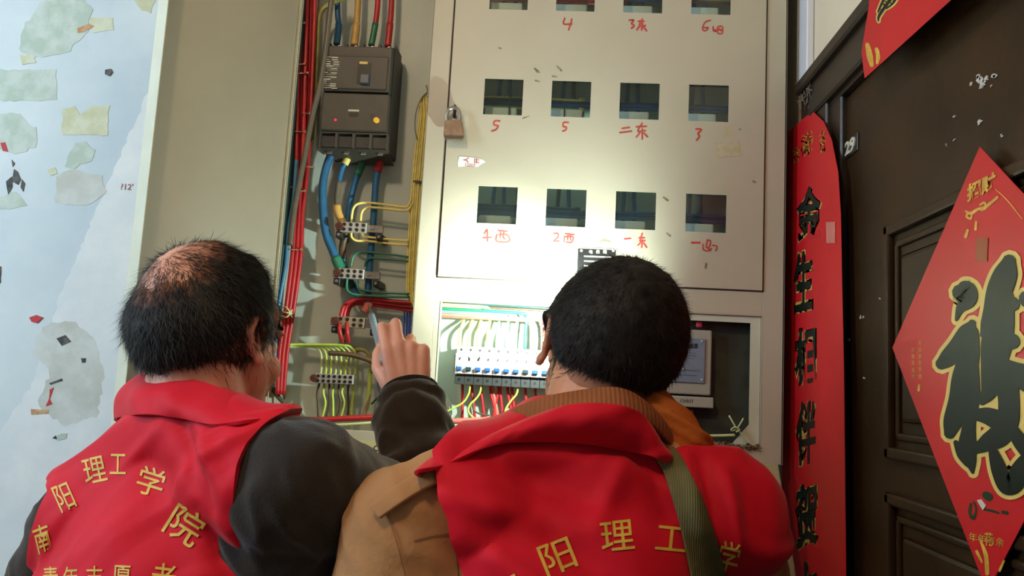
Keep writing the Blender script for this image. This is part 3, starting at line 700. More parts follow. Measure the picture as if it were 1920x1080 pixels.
for i, (y_, a_, c_) in enumerate([(42, 548, 572), (119, 552, 572), (136, 546, 578), (212, 566, 582), (246, 546, 572), (312, 570, 588), (350, 542, 552), (357, 556, 572), (467, 530, 566)]):
    b = bm_(); tube(b, Pp([(a_, y_, 1.522), ((a_ + c_) / 2, y_ + 1, 1.516), (c_, y_ + 1, 1.530)], 0), 0.0011, 5, 3)
    bx(b, tuple(P(c_ - 1, y_ + 1, 1.524) - Vector((.0022, .002, .002))), tuple(P(c_ - 1, y_ + 1, 1.524) + Vector((.0022, .002, .002))))
    tag(obj('cable_tie', b, CAB['tan']), ['topmost', 'second', 'third', 'fourth', 'fifth', 'sixth', 'seventh', 'eighth', 'lowest'][i] + ' thin plastic tie round the left cable bundle', 'cable tie', 'ties round the left cable bundle')
b = bm_(); 
for dy in (-6, 2, 9): tube(b, Pp([(527, 583 + dy, 1.522), (538, 584 + dy * 1.2, 1.512), (548, 590 - dy, 1.520)], 0), 0.0016, 5, 3)
tag(obj('knotted_tie', b, CAB['pale']), 'pale knotted string round the red cables in front of the man\'s face', 'string')

# moulded case breaker
brk = thing('main_breaker', 'large dark grey four pole main circuit breaker at the top left', 'circuit breaker', P(670, 290, YB - 0.01))
yM = YB - 0.098
def pbox(bm, u0, v0, u1, v1, y, d, bev=0.001, back=None):
    a, c = P(u0, v0, y), P(u1, v1, y); bx(bm, (a.x, y, c.z), (c.x, back if back else y + d, a.z), bev, 2); return bm
A0 = P(602, 200, yM).x; A1 = P(730, 200, yM).x
zt_, zb_ = P(665, 86, yM).z, P(665, 250, yM).z
b = bm_(); bx(b, (A0, yM + 0.012, zt_ + 0.004), (A1, YB - 0.001, P(665, 276, yM).z), 0.003, 2); obj('breaker_body', b, M_blkpl2, brk)
b = bm_(); bx(b, (A0 + 0.002, yM, P(670, 172, yM).z), (A1 - 0.002, yM + 0.02, zt_), 0.0025, 2); bx(b, (A0 + 0.008, yM - 0.003, P(670, 168, yM).z), (A1 - 0.008, yM + 0.01, P(670, 106, yM).z), 0.002, 2); cov = obj('upper_cover', b, M_blkpl, brk)
b = bm_(); bx(b, (A0 + 0.001, yM - 0.001, P(665, 246, yM).z), (A1 - 0.001, yM + 0.02, P(670, 175, yM).z), 0.0025, 2); cv2 = obj('lower_cover', b, M_blkpl, brk)
# terminal shrouds with dark cable bays, above and below
b = bm_(); wT = (A1 - A0) / 4; zt2, zb2 = P(665, 246, yM).z - 0.001, P(665, 276, yM).z
ztA = zt_ + 0.014; b2 = bm_()
for k in range(5):
    xx = A0 + k * wT; bx(b, (xx - 0.003 if k else xx, yM + 0.004, zb2), (xx + 0.003 if k < 4 else xx, YB - 0.02, zt2), 0.001); bx(b2, (xx - 0.003 if k else xx, yM + 0.02, zt_), (xx + 0.003 if k < 4 else xx, YB - 0.02, ztA), 0.001)
bx(b, (A0, yM + 0.004, zt2 - 0.003), (A1, yM + 0.01, zt2), 0.0005)
for k in range(4): bx(b, (A0 + k * wT + 0.003, yM + 0.03, zb2), (A0 + (k + 1) * wT - 0.003, YB - 0.02, zt2), 0)
prism(b, [(A0, yM + .012, zb2), (A1, yM + .012, zb2), (A1, YB - 0.02, zb2 - 0.014), (A0 + .02, YB - 0.02, zb2 - 0.014)], (0, 0.002, 0.002))
bx(b2, (A0, yM + 0.03, zt_), (A1, yM + 0.034, ztA - .004)); obj('terminal_shroud', b, M_blkpl, brk); obj('terminal_shroud', b2, M_blkpl, brk)
b = bm_()
for k in range(4):
    xx = A0 + (k + .5) * wT
    cyl(b, (xx, yM + 0.03, zb2 + 0.008), (xx, yM + 0.022, zb2 + 0.008), 0.0045, None, 10); bx(b, (xx - 0.005, yM + 0.024, zb2 - 0.008), (xx + 0.005, yM + 0.027, zb2 + 0.004), 0.0005)
    cyl(b, (xx, yM + 0.05, ztA - 0.004), (xx, yM + 0.03, ztA - 0.004), 0.004, None, 10)
obj('terminal_screw', b, M_metal, brk, 'auto')
b = bm_(); pbox(b, 672, 118, 693, 158, yM - 0.0036, 0.001, 0.0005); obj('toggle_recess', b, M_black, cov)
b = bm_(); pbox(b, 675, 138, 691, 156, yM - 0.010, 0.008, 0.0015); obj('toggle_lever', b, mat('blue grey toggle', (58, 70, 84), 0.4), cov)
b = bm_(); pbox(b, 674, 115, 689, 120, yM - 0.0042, 0.001, 0.0003); obj('yellow_mark', b, M_goldout, cov)
b = bm_(); pbox(b, 653, 205, 673, 209, yM - 0.0016, 0.001, 0.0002); obj('white_legend', b, M_offw, cv2)
b = bm_(); pbox(b, 655, 211, 671, 219, yM - 0.0014, 0.001, 0.0002); obj('small_slot', b, M_black, cv2)
b = bm_(); c = P(706, 226, yM - 0.001); cyl(b, c, c + Vector((0, -0.004, 0)), 0.0062, 0.0056, 18); obj('yellow_test_button', b, mat('yellow button', (236, 184, 40), 0.35), cv2, 'auto')
b = bm_(); c = P(629, 225, yM - 0.001); cyl(b, c, c + Vector((0, -0.002, 0)), 0.0026, 0.002, 12); obj('red_indicator', b, mat('lit red indicator', (240, 30, 70), 0.3, emit=1.2), cv2, 'auto')
b = bm_(); rnd = random.Random(9)
for k in range(15):
    v = 106 + k * 4.1; u0 = 609 - k * 0.35 + rnd.choice([0, 0, 3]); wd = rnd.choice([8, 14, 20, 24, 24])
    pbox(b, u0, v, u0 + wd, v + rnd.choice([1.2, 1.6, 2.6]), yM - 0.0036, 0.0004, 0)
    if rnd.random() < .6: pbox(b, u0 + 14, v + 1, u0 + 25, v + 3, yM - 0.0036, 0.0004, 0)
obj('printed_label', b, M_offw, cov)

# supply cables into the breaker
GS = 'supply cables on top of the main breaker'
cable('blue_supply_cable', 'blue cable entering the top left terminal of the main breaker', [(633, -60), (633, 20), (635, 50), (631, 84)], 0.0060, 'blue', 1.57, GS, sleeves=[('tape_sleeve', 1.9, 3, 'blue', 1.2)])
cable('yellow_supply_cable', 'pale yellow cable entering the second top terminal of the main breaker', [(673, -60), (671, 10), (668, 50), (664, 86)], 0.0066, 'orange', 1.57, GS, sleeves=[('tape_sleeve', 1.9, 3, 'orange', 1.22)])
cable('red_green_supply_cable', 'red cable with green sleeve entering the third top terminal', [(710, -60), (708, 10), (703, 50), (696, 86)], 0.0058, 'red', 1.57, GS, sleeves=[('green_sleeve', 1.85, 3, 'green', 1.15)])
cable('red_supply_cable', 'red cable entering the top right terminal of the main breaker', [(736, -60), (734, 10), (731, 50), (727, 88)], 0.0060, 'red', 1.57, GS, sleeves=[('tape_sleeve', 1.9, 3, 'red', 1.18)])
GO = 'outgoing cables under the main breaker'
cable('blue_outgoing_cable', 'thick blue cable bowing left from the breaker to the second terminal block', [(624, 284), (613, 310), (605, 350), (606, 400), (612, 440), (624, 470), (634, 494), (640, 508)], 0.0085, 'blue', 1.568, GO, sleeves=[('green_sleeve', 5.5, 7, 'green', 1.25)])
cable('yellow_sleeved_cable', 'blue cable with yellow sleeve leaving the second lower breaker terminal', [(656, 282), (650, 300), (642, 316), (636, 340), (632, 372), (633, 396), (642, 416), (650, 426)], 0.0052, 'blue', 1.575, GO, sleeves=[('yellow_sleeve', 0, 1.6, 'yellow', 1.5), ('grey_sheath', 3, 5, 'grey', 1.15), ('yellow_lug_sleeve', 4.6, 6.4, 'orange', 1.6)])
cable('green_sleeved_cable', 'blue cable with green sleeve curving down behind the first terminal block', [(688, 284), (680, 304), (668, 335), (658, 372), (652, 410), (648, 440), (642, 466), (646, 505), (660, 535), (676, 566)], 0.0066, 'blue', 1.590, GO, sleeves=[('green_sleeve', 0, 1.9, 'green', 1.25), ('tan_sheath', 4.6, 6.5, 'brown', 1.15), ('green_lower_sleeve', 6.8, 8.2, 'teal', 1.2)])
cable('red_sleeved_cable', 'blue cable with red sleeve ending in a copper pink lug the man touches', [(718, 284), (711, 310), (705, 340), (701, 400), (697, 450), (693, 500), (690, 545), (691, 572), (684, 585)], 0.0070, 'blue', 1.582, GO, sleeves=[('red_sleeve', 0, 1.55, 'red', 1.2), ('pink_lug', 6.9, 8, 'pink', 1.35)])

# terminal blocks
def terminal_block(u0, v0, u1, v1, label, hole_n, metalcol, ext, tilt=0.0):
    Y = 1.556
    a = P(u0, (v0 + v1) / 2, Y); c = P(u1, (v0 + v1) / 2 + tilt, Y); h = abs(P(u0, v0, Y).z - P(u0, v1, Y).z) / 2
    t = thing('terminal_block', label, 'terminal block', a, 'terminal blocks in the open compartment')
    ex = (c - a).normalized(); M = Matrix((ex, Vector((0, 1, 0)), ex.cross(Vector((0, 1, 0))))).transposed(); ez = M.col[2]
    mid = (a + c) / 2; Lh = (c - a).length
    b = bm_(); bxf(b, mid + Vector((0, .006, 0)), (Lh, 0.012, h * 2), M, 0.0008); bar = obj('metal_bar', b, metalcol, t)
    b = bm_()
    for k in range(hole_n):
        for s in (-1, 1):
            p = a + ex * Lh * (k + 0.5 + 0.12) / (hole_n + 0.1) + ez * s * h * 0.48; cyl(b, p + Vector((0, -.0009, 0)), p + Vector((0, .002, 0)), h * 0.36, None, 8)
    obj('screw_hole', b, M_black, bar)
    b = bm_(); p = a - ex * 0.001; cyl(b, p + Vector((0, .004, 0)), p + Vector((0, -.008, 0)), h * 0.85, h * 0.7, 14); obj('clamp_screw', b, M_rust, t, 'auto')
    if ext:
        e = P(ext, v1, Y); b = bm_(); bxf(b, c + ex * (e.x - c.x) / 2 + Vector((0, .008, 0)), (e.x - c.x, 0.006, h * 1.5), M, 0.0008); obj('mounting_strip', b, M_metal, t)
        b = bm_(); bxf(b, a - ex * .006 + Vector((0, .010, 0)), (0.014, 0.006, h * 1.5), M, .0008)
        bxf(b, c + ex * (e.x - c.x) / 3 + Vector((0, .0045, 0)), (0.008, 0.002, h * .4), M, .0003); obj('strip_end', b, M_metal, t)
        for q in (a - ex * 0.002, c + ex * ((e.x - c.x) - 0.006)):
            q = q - ez * (h + 0.006)
            b = bm_(); bxf(b, q + Vector((0, .03, 0)), (0.013, 0.056, 0.013), M, 0.001); ft = obj('insulator_foot', b, M_blkpl2, t)
            b = bm_(); cyl(b, q + Vector((0, .004, 0)), q + Vector((0, -.001, 0)), 0.0035, 0.003, 10); obj('foot_screw', b, M_metal, ft, 'auto')
    return t
M_blk = mat('dull aluminium bar', (168, 164, 156), 0.45, metal=0.35, var=0.1, scale=50)
M_blk2 = mat('tarnished brass bar', (150, 134, 106), 0.5, metal=0.4, var=0.2, scale=50)
terminal_block(638, 415, 687, 434, 'upper aluminium terminal block with four pairs of holes and brown screw', 4, M_blk, 717, 3)
terminal_block(634, 502, 682, 521, 'second terminal block from the top, beside green wires', 4, M_blk, 711, 3)
terminal_block(630, 592, 683, 612, 'third tarnished terminal block with red wires looping through it', 4, M_blk2, 706, 4)
terminal_block(590, 700, 662, 718, 'lowest long terminal block with green yellow earth wires', 7, M_blk, None, 3)

# yellow wires down the right side of the compartment
GY = 'yellow wires bundled on the right of the open compartment'
for i in range(6):
    o = i * 5.2
    cable('yellow_wire', '%s thin yellow wire from the left in the vertical bundle right of the main breaker' % ['first', 'second', 'third', 'fourth', 'fifth', 'sixth'][i],
          [(806, 176 - i * 1.0 + 4), (795 + (i - 3) * 2.0, 186 - i), (786 + o * .62, 220), (777 + o * .72, 300), (770 + o * .78, 380), (766 + o * .72, 450), (763 + o * .68, 520), (765 + o * .6, 555), (776 + o * .42, 574 - i), (796, 578 - i * 2)], 0.0019, 'yellow', 1.575 - (i % 2) * .004, GY, cat='wire')
b = bm_(); tube(b, Pp([(776, 340, 1.573), (785, 341, 1.566), (796, 343, 1.573)], 0), 0.0028, 6, 3); tag(obj('wire_tie', b, CAB['grey']), 'grey tie round the yellow wire bundle', 'cable tie')
b = bm_(); tube(b, Pp([(799, 160), (801, 172), (790, 184), (780, 210), (778, 240), (782, 262)], 1.566), 0.0012, 5, 4); tag(obj('thin_dark_wire', b, CAB['grey']), 'thin dark wire curling beside top of the yellow bundle', 'wire')
GB = 'yellow wires looping to the upper terminal block'
cable('yellow_branch_wire', 'outer upper yellow loop to the first terminal block', [(771, 372), (766, 384), (755, 388), (700, 381), (675, 381), (664, 388), (660, 402), (659, 418)], 0.0024, 'yellow', 1.568, GB, 'wire')
cable('yellow_branch_wire', 'inner upper yellow loop to the first terminal block', [(772, 382), (768, 391), (756, 395), (700, 389), (685, 391), (678, 400), (676, 418)], 0.0024, 'yellow', 1.568, GB, 'wire')
cable('yellow_branch_wire', 'outer lower yellow loop from the first terminal block', [(659, 432), (659, 444), (668, 451), (690, 452), (740, 458), (766, 459)], 0.0024, 'yellow', 1.568, GB, 'wire')
cable('yellow_branch_wire', 'inner lower yellow loop from the first terminal block', [(678, 432), (680, 440), (688, 444), (740, 450), (766, 451)], 0.0024, 'yellow', 1.568, GB, 'wire')
GG = 'green wires looping to the second terminal block'
cable('green_branch_wire', 'outer upper green loop to the second terminal block', [(766, 482), (740, 478), (690, 473), (672, 474), (662, 482), (658, 500)], 0.0022, 'green', 1.572, GG, 'wire')
cable('green_branch_wire', 'inner upper green loop to the second terminal block', [(766, 490), (740, 487), (700, 484), (688, 488), (684, 500)], 0.0022, 'green', 1.572, GG, 'wire')
cable('green_branch_wire', 'outer lower green loop from the second terminal block', [(651, 520), (650, 540), (656, 549), (672, 553), (720, 556), (768, 557)], 0.0026, 'green', 1.566, GG, 'wire')
cable('green_branch_wire', 'inner lower green loop from the second terminal block', [(668, 520), (670, 536), (680, 544), (720, 549), (768, 551)], 0.0022, 'green', 1.570, GG, 'wire')
GR = 'red wires looping to the third terminal block'
for i in range(3):
    cable('red_branch_wire', ['lowest', 'middle', 'topmost'][i] + ' of three red wires crossing to the third terminal block',
          [(812, 586 - i * 8), (780, 584 - i * 8), (740, 577 - i * 6), (700, 572 - i * 6), (672, 569 - i * 4), (658 - i * 5, 574 - i * 2), (652 - i * 6, 588), (652 - i * 7, 604)], 0.0040, 'red', 1.586 - i * .006, GR, 'wire')
for i in range(2):
    cable('red_loop_wire', ['right', 'left'][i] + ' short red loop hanging below the third terminal block', [(651 - i * 14, 603, 1.56), (651 - i * 14, 622, 1.553), (653 - i * 11, 638, 1.562), (654 - i * 9, 640, 1.575)], 0.0042, 'red', 1.56, 'red loops under the third terminal block', 'wire')
for i in range(4): cable('bright_blue_wire', '%s thin bright blue wire from the left beside the raised hand' % ['first', 'second', 'third', 'fourth'][i], [(759 + i * 5, 572), (758 + i * 5, 600), (757 + i * 5, 630), (760 + i * 5, 700), (764 + i * 5, 790)], 0.0017, 'cobalt', 1.595, 'bright blue wires beside the raised hand', 'wire')
# earth wires
OR8 = ['first', 'second', 'third', 'fourth', 'fifth', 'sixth', 'seventh', 'eighth', 'ninth', 'tenth', 'eleventh']
GE = 'green yellow earth wires on the lowest terminal block'
for i in range(8):
    x_ = 600 + i * 9.2
    cable('earth_wire', 'green yellow earth wire bending into the %s hole of the lowest terminal block' % OR8[i],
          [(528, 650 - i * 0.5, 1.54), (560, 650 - i * .6), (max(575, x_ - 22), 650 - i * .4), (x_ - 5, 653), (x_ + 2, 664), (x_ + 3, 685), (x_ + 1, 704)], 0.0024, 'lime' if i % 3 else 'pale', 1.585 - i * 0.002, GE, 'wire')
    cable('earth_wire_tail', '%s wire tail from the left hanging under the lowest terminal block' % OR8[i],
          [(x_ - 1, 718), (x_ + (i * 7 % 5) - 5, 736), (x_ - 4 + (i * 5 % 7), 756), (x_ - 3 - (i % 3) * 2, 782)], 0.0023, 'lime' if i % 2 else 'brown', 1.575, 'earth wire tails under the lowest terminal block', 'wire')
cable('brown_cable', 'thick dark brown cable end crossing in front of the earth wires', [(617, 662), (640, 663), (662, 666), (684, 672), (702, 680), (718, 692)], 0.0052, 'brown', 1.545)
cable('olive_arch_cable', 'olive cable arching behind the brown cable', [(650, 672), (662, 660), (676, 655), (688, 660), (695, 674), (698, 700)], 0.0045, 'olive', 1.575)
cable('lime_wire', 'bright yellow green wire running straight down right of the earth block', [(694, 690), (693, 720), (690, 756), (686, 770)], 0.0040, 'lime', 1.575, cat='wire')
cable('grey_slant_cable', 'dark grey cable slanting down from the left man\'s chin to the cabinet foot', [(512, 728), (520, 742), (536, 758), (552, 770), (570, 784)], 0.0048, 'grey', 1.545)
cable('blue_curl_wire', 'thin blue wire curling down left of the raised wrist', [(708, 706), (709, 726), (714, 740), (728, 750), (745, 756)], 0.0011, 'cobalt', 1.57, cat='wire')
cable('teal_slant_wire', 'thin dark wire slanting behind the raised wrist', [(726, 728), (712, 742), (696, 758)], 0.0018, 'teal', 1.59, cat='wire')
cable('pink_red_conduit', 'dull red cable lying along the foot of the open compartment', [(560, 786), (600, 787), (640, 785), (690, 783), (740, 781)], 0.0056, 'red', 1.53)
cable('pale_foot_wire', 'pale wire lying under the red cable at the compartment foot', [(565, 795), (620, 797), (680, 794), (730, 790)], 0.0028, 'pale', 1.525, cat='wire')
b = bm_(); tube(b, Pp([(684, 786), (688, 762), (692, 748), (695, 740)], 1.565), 0.0020, 6, 3); tube(b, Pp([(678, 784), (684, 766), (690, 750)], 1.565), 0.0012, 6, 3); tag(obj('twisted_wire_end', b, CAB['tan']), 'brown twisted wire end standing at the compartment foot', 'wire')

# ------------------------------------------------------------------ cables and meters behind the twelve windows
GW = 'cables behind the meter windows'
ROWC = [['red', 'red', 'blue', 'yellow', 'red'], ['yellow', 'blue', 'blue', 'dblue', 'yellow'], ['green', 'blue', 'dblue', 'blue', 'teal']]
ON = ['top', 'middle', 'lower']; OC = ['first', 'second', 'third', 'fourth']
for r in range(3):
    sl = (WZ0 - r * WDZ - 0.05 - 1.5) / 1.5; zc = WZ0 - r * WDZ - 0.047 + 0.078 * sl
    for k in range(5):
        b = bm_(); col = ROWC[r][k]; x1 = 0.36 if k in (1, 2, 3) else (0.02 if r else 0.10); z = zc + (k - 2) * 0.0052
        if r == 0 and k in (0, 1): z += .004
        tube(b, [(-0.236, 1.578, z), (-0.1, 1.575, z + 0.001 * (k % 2)), (0.02, 1.578, z - 0.001), ((0.02 + x1) / 2, 1.576, z + .002 * ((k + r) % 2)), (x1, 1.58, z)], 0.0031, 8, 5)
        tag(obj('horizontal_cable', b, CAB[col], None, True), '%s cable running sideways behind the %s row of windows, %s in its layer' % (dict(dblue='dark blue', teal='dark green').get(col, col), ON[r], ['lowest', 'second lowest', 'middle', 'second highest', 'highest'][k]), 'cable', GW)
    for c in range(4):
        wx = WX0 + c * WDX; zt = WZ0 - r * WDZ + 0.045 * sl
        for k, dx in enumerate((0.022, 0.042)):
            b = bm_(); col = 'blue' if (k + r) % 2 or c == 3 else ('teal' if c % 2 else 'blue')
            tube(b, [(wx + dx + .002, 1.592, zt + 0.05), (wx + dx, 1.592, zt + 0.01), (wx + dx + (0.002 if k else -0.002), 1.590, zt - 0.036), (wx + dx, 1.585, zt - .05)], 0.0042, 8, 4)
            tag(obj('drop_cable', b, CAB[col], None, True), '%s dark blue cable dropping behind the %s window of the %s row' % (['left', 'right'][k], OC[c], ON[r]), 'cable', GW)
        t = thing('flat_meter', 'pale meter top seen through the %s window of the %s row' % (OC[c], ON[r]), 'electricity meter', (wx + 0.03, 1.56, zt - 0.17), 'meters behind the windows')
        b = bm_(); bx(b, (wx - 0.002, 1.545, zt - 0.17), (wx + 0.062, YB - 0.0005, zt - 0.056), 0.003, 2); obj('meter_case', b, M_white, t)
        b = bm_(); bx(b, (wx + 0.006, 1.541, zt - 0.13), (wx + 0.054, 1.546, zt - 0.075), 0.001); obj('dial_window', b, M_blkpl, t)
        if c in (0, 1) and r == 1:
            b = bm_(); tube(b, [(wx + 0.048 - c * .022, 1.568, zt - 0.02 - c * .02), (wx + 0.047 - c * .022, 1.54, zt - 0.045), (wx + 0.048 - c * .022, 1.538, zt - 0.075)], 0.0015, 6, 3)
            tag(obj('thin_dark_wire', b, CAB['teal']), 'thin dark wire crossing the %s window of the middle row' % OC[c], 'wire', GW)

# ------------------------------------------------------------------ row of small breakers
yS = 1.545
q0 = P(853, 648, yS); wS = (P(1005, 700, yS).x - P(855, 700, yS).x) / 8.45
zS1 = q0.z; zS0 = P(855, 702, yS).z; hS = zS1 - zS0
xS = P(854, 680, yS).x
M_sw = mat('white breaker plastic', (226, 228, 226), 0.35, var=0.02); M_bl = mat('blue toggle', (44, 92, 160), 0.35); M_dt = mat('dark teal toggle', (40, 62, 66), 0.35)
def mcb():
    t = thing('small_breaker', 'tmp', 'circuit breaker', (xS + wS / 2, yS, zS0 - 0.02), 'row of small breakers')
    b = bm_(); bx(b, (xS + 0.0003, yS + 0.008, zS0), (xS + wS - 0.0003, YB - 0.012, zS1), 0.0008); bx(b, (xS + 0.0003, yS - 0.008, zS0 + hS * 0.04), (xS + wS - 0.0003, yS + 0.01, zS1 - hS * 0.26), 0.0008)
    c_ = obj('breaker_case', b, M_sw, t)
    b = bm_(); bx(b, (xS + 0.0035, yS - 0.0095, zS0 + hS * 0.12), (xS + wS - 0.0035, yS - 0.007, zS0 + hS * 0.34), 0.0004); obj('toggle_slot', b, mat('pale grey plastic', (170, 176, 180), 0.5), t)
    b = bm_(); bx(b, (xS + 0.004, yS - 0.017, zS0 + hS * 0.15), (xS + wS - 0.004, yS - 0.009, zS0 + hS * 0.27), 0.001); obj('toggle', b, M_bl, t)
    b = bm_(); cyl(b, (xS + wS / 2, yS + 0.010, zS1 - hS * 0.12), (xS + wS / 2, yS + 0.0072, zS1 - hS * 0.12), 0.0027, None, 10); obj('terminal_hole', b, M_blkpl, t)
    b = bm_(); bx(b, (xS + 0.0002, yS + 0.002, zS0 - 0.0185), (xS + wS - 0.0002, YB - 0.012, zS0 - 0.0003), 0.0008); tc = obj('terminal_cover', b, mat('grey black terminal cover', (52, 54, 52), 0.5), t)
    b = bm_(); cyl(b, (xS + wS / 2, yS + 0.003, zS0 - 0.009), (xS + wS / 2, yS + 0.0012, zS0 - 0.009), 0.0028, None, 10); obj('cover_screw', b, M_black, tc)
    return t
m0 = mcb(); ORD = ['first', 'second', 'third', 'fourth', 'fifth', 'sixth', 'seventh', 'eighth', 'ninth', 'tenth', 'eleventh']
for i in range(11):
    o = m0 if i == 0 else copy_tree(m0)
    o.location = Vector((xS + wS / 2 + i * wS, yS, zS0 - 0.02))
    o['label'] = '%s small white breaker from the left in the lower row, %s toggle' % (ORD[i], 'dark' if i in (1, 7) else 'blue')
    if i in (1, 7):
        for ch in bpy.data.objects:
            if ch.parent == o and ch.name.startswith('toggle') and 'slot' not in ch.name:
                ch.data = ch.data.copy(); ch.data.materials[0] = M_dt
    if i in (0, 1, 2):
        b = bm_(); rr = random.Random(i)
        xx = xS + i * wS
        for k in range(3): tube(b, [(xx + rr.uniform(.004, .012), yS - 0.0082, zS0 + hS * rr.uniform(.42, .7)) for _ in range(3)], 0.0004, 4, 2)
        obj('ink_scribble', b, M_black, o)
rail = thing('breaker_rail', 'steel mounting rail behind the row of small breakers', 'rail', (xS, YB - 0.01, zS0))
b = bm_(); bx(b, (xS - 0.01, YB - 0.0115, zS0 + .004), (0.085, YB - 0.010, zS0 + 0.04)); bx(b, (xS - 0.01, YB - .010, zS0 + .012), (0.085, YB - 0.0002, zS0 + .032)); obj('rail_profile', b, M_metal, rail)
# wires over the small breakers
GU = 'wires bending down into the small breakers'
top = [(862, 574, 'yellow', 'yellow'), (880, 571, 'yellow', 'yellow'), (898, 568, 'yellow', 'pale yellow'), (916, 565, 'yellow', 'pale yellow'), (935, 583, 'mint', 'green'), (954, 580, 'mint', 'green'), (968, 577, 'mint', 'green'), (988, 574, 'green', 'green'), (1004, 590, 'pink', 'pinkish red'), (1020, 588, 'pink', 'pinkish red')]
for i, (x_, y_, c_, nm) in enumerate(top):
    xb = P(853, 650, 1.56).x + (i + .5) * wS; zb = zS1 + 0.001
    yw = 1.606 - i * 0.0055
    p0 = P(822, 578 + (8 if c_ in ('mint', 'green') else 0) + (14 if c_ == 'pink' else 0) - (i % 4) * 2.5, yw)
    pts = [(p0.x - 0.03, yw, p0.z), tuple(p0), (xb - 0.022, yw, p0.z - .001), (xb - 0.004, yw, p0.z - 0.005), (xb, yw - .002, p0.z - 0.018), (xb - .001, 1.565, (p0.z + zb) / 2 - .008), (xb, 1.562, zb)]
    b = bm_(); tube(b, pts, 0.0033, 8, 5); tag(obj('breaker_wire', b, CAB[c_], None, True), '%s wire bending down into the %s small breaker' % (nm, ORD[i]), 'wire', GU)
for k in range(4):
    b = bm_(); z = P(900, 572, 1.6).z + (k - 1) * 0.005
    tube(b, [(-0.262, 1.602, z), (-0.15, 1.602, z + .001), (-0.02, 1.602, z), (0.085, 1.602, z - .001)], 0.0028, 6, 3)
    tag(obj('back_wire', b, CAB[['brown', 'teal', 'red', 'brown'][k]], None, True), '%s wire running sideways behind the breaker wires, %s of four' % (['brown', 'dark green', 'red', 'brown'][k], ['lowest', 'second', 'third', 'topmost'][k]), 'wire', GU)
# wires below them
GL = 'wires under the small breakers'
for i, (x_, y_, dx, c_) in enumerate([(867, 778, 0, 'red'), (885, 782, 5, 'red'), (902, 776, 5, 'red'), (920, 768, 8, 'red'), (925, 770, 7, 'pink'), (934, 772, -7, 'red'), (938, 776, 4, 'red'), (952, 766, 6, 'red'), (960, 772, 5, 'red'), (985, 770, 4, 'red'), (1004, 770, 3, 'red')]):
    pts = Pp([(x_, 716), (x_, 735), (x_ + dx * .5, 752), (x_ + dx, y_), (x_ + dx * 1.2, y_ + 14)], 1.575)
    b = bm_(); tube(b, pts, 0.0029, 8, 4); tag(obj('short_red_wire', b, CAB[c_], None, True), '%s short red wire from the left hanging under the row of small breakers' % OR8[i], 'wire', GL)
cable('yellow_curl_wire', 'yellow wire curling left from under the second small breaker', [(881, 722), (879, 738), (868, 755), (850, 765), (838, 772), (832, 782)], 0.0019, 'lime', 1.555, GL, 'wire')
cable('yellow_curl_wire', 'yellow wire curling down under the third small breaker', [(902, 722), (900, 736), (892, 748), (882, 758), (878, 770), (886, 782), (905, 790), (930, 795)], 0.0019, 'lime', 1.555, GL, 'wire')
cable('yellow_curl_wire', 'yellow green wire curling down under the seventh small breaker', [(971, 722), (969, 738), (958, 752), (949, 766), (946, 782)], 0.0019, 'lime', 1.555, GL, 'wire')
cable('brown_curl_wire', 'dark wire curling under the breakers', [(886, 752), (888, 768), (900, 776), (918, 779)], 0.0018, 'brown', 1.56, GL, 'wire')
cable('pink_foot_cable', 'pinkish cable lying along the foot of the breaker opening', [(836, 790), (870, 789), (920, 787), (980, 783)], 0.0056, 'pink', 1.54)
cable('mint_foot_wire', 'pale green wire lying along the foot of the breaker opening', [(832, 798), (880, 800), (940, 797), (990, 792)], 0.0026, 'mint', 1.53, cat='wire')
b = bm_(); rr = random.Random(4)
for k in range(9):
    u = rr.uniform(826, 842); tube(b, Pp([(u, 742 + k, 1.56), (u + rr.uniform(-3, 6), 760, 1.553), (u + rr.uniform(-2, 10), 775, 1.557), (u + rr.uniform(-4, 8), 793, 1.56)], 0), 0.0011, 5, 3)
tag(obj('grey_wire_tangle', b, CAB['grey']), 'tangle of thin grey wires in the lower left corner of the breaker opening', 'wire', kind='stuff')

# ------------------------------------------------------------------ single electricity meter
em = thing('electricity_meter', 'pale grey electricity meter in the lower right opening', 'electricity meter', P(1288, 768, 1.53))
yE = 1.508 + 0.0
def ebox(u0, v0, u1, v1, y0, y1, bev=0.002):
    b = bm_(); a, c = P(u0, v0, y0), P(u1, v1, y0); bx(b, (a.x, y0, c.z), (c.x, y1, a.z), bev, 2); return b
M_mc = mat('grey plastic case with painted shade', (158, 156, 142), 0.5, var=0.04)  # off-white case made darker, so its colour carries the shade
obj('meter_case', ebox(1237, 615, 1333, 742, yE, 1.529, 0.003), M_mc, em)
obj('terminal_cover', ebox(1234, 740, 1338, 766, yE - 0.004, 1.529, 0.002), M_mc, em)
dial = obj('dial_plate', ebox(1253, 632, 1321, 719, yE - 0.003, yE, 0.001), mat('blue grey dial', (112, 124, 142), 0.25, scale=20, rgb2=(126, 134, 146), coat=0.4), em)
b = bm_()
for k in range(5):
    a, c = P(1268 + k * 8.4, 644, yE - 0.0034), P(1274.5 + k * 8.4, 653, yE - 0.0034); bx(b, (a.x, yE - 0.0036, c.z), (c.x, yE - 0.003, a.z))
for v, u0, u1 in ((661, 1270, 1304), (666, 1268, 1306), (671, 1272, 1302), (694, 1276, 1312), (703, 1272, 1306)):
    a, c = P(u0, v, yE - 0.0034), P(u1, v + 1.0, yE - 0.0034); bx(b, (a.x, yE - 0.0033, c.z), (c.x, yE - 0.003, a.z))
obj('dial_print', b, mat('dark dial print', (44, 50, 62), 0.5), dial)
b = bm_(); put_text(b, 'CHNT', P(1288, 752, yE - 0.0041), (1, 0, 0), (0, 0, 1), (0, -1, 0), 0.009, 0.0003, 0.0); obj('cover_print', b, M_blkpl2, em)
b = bm_()
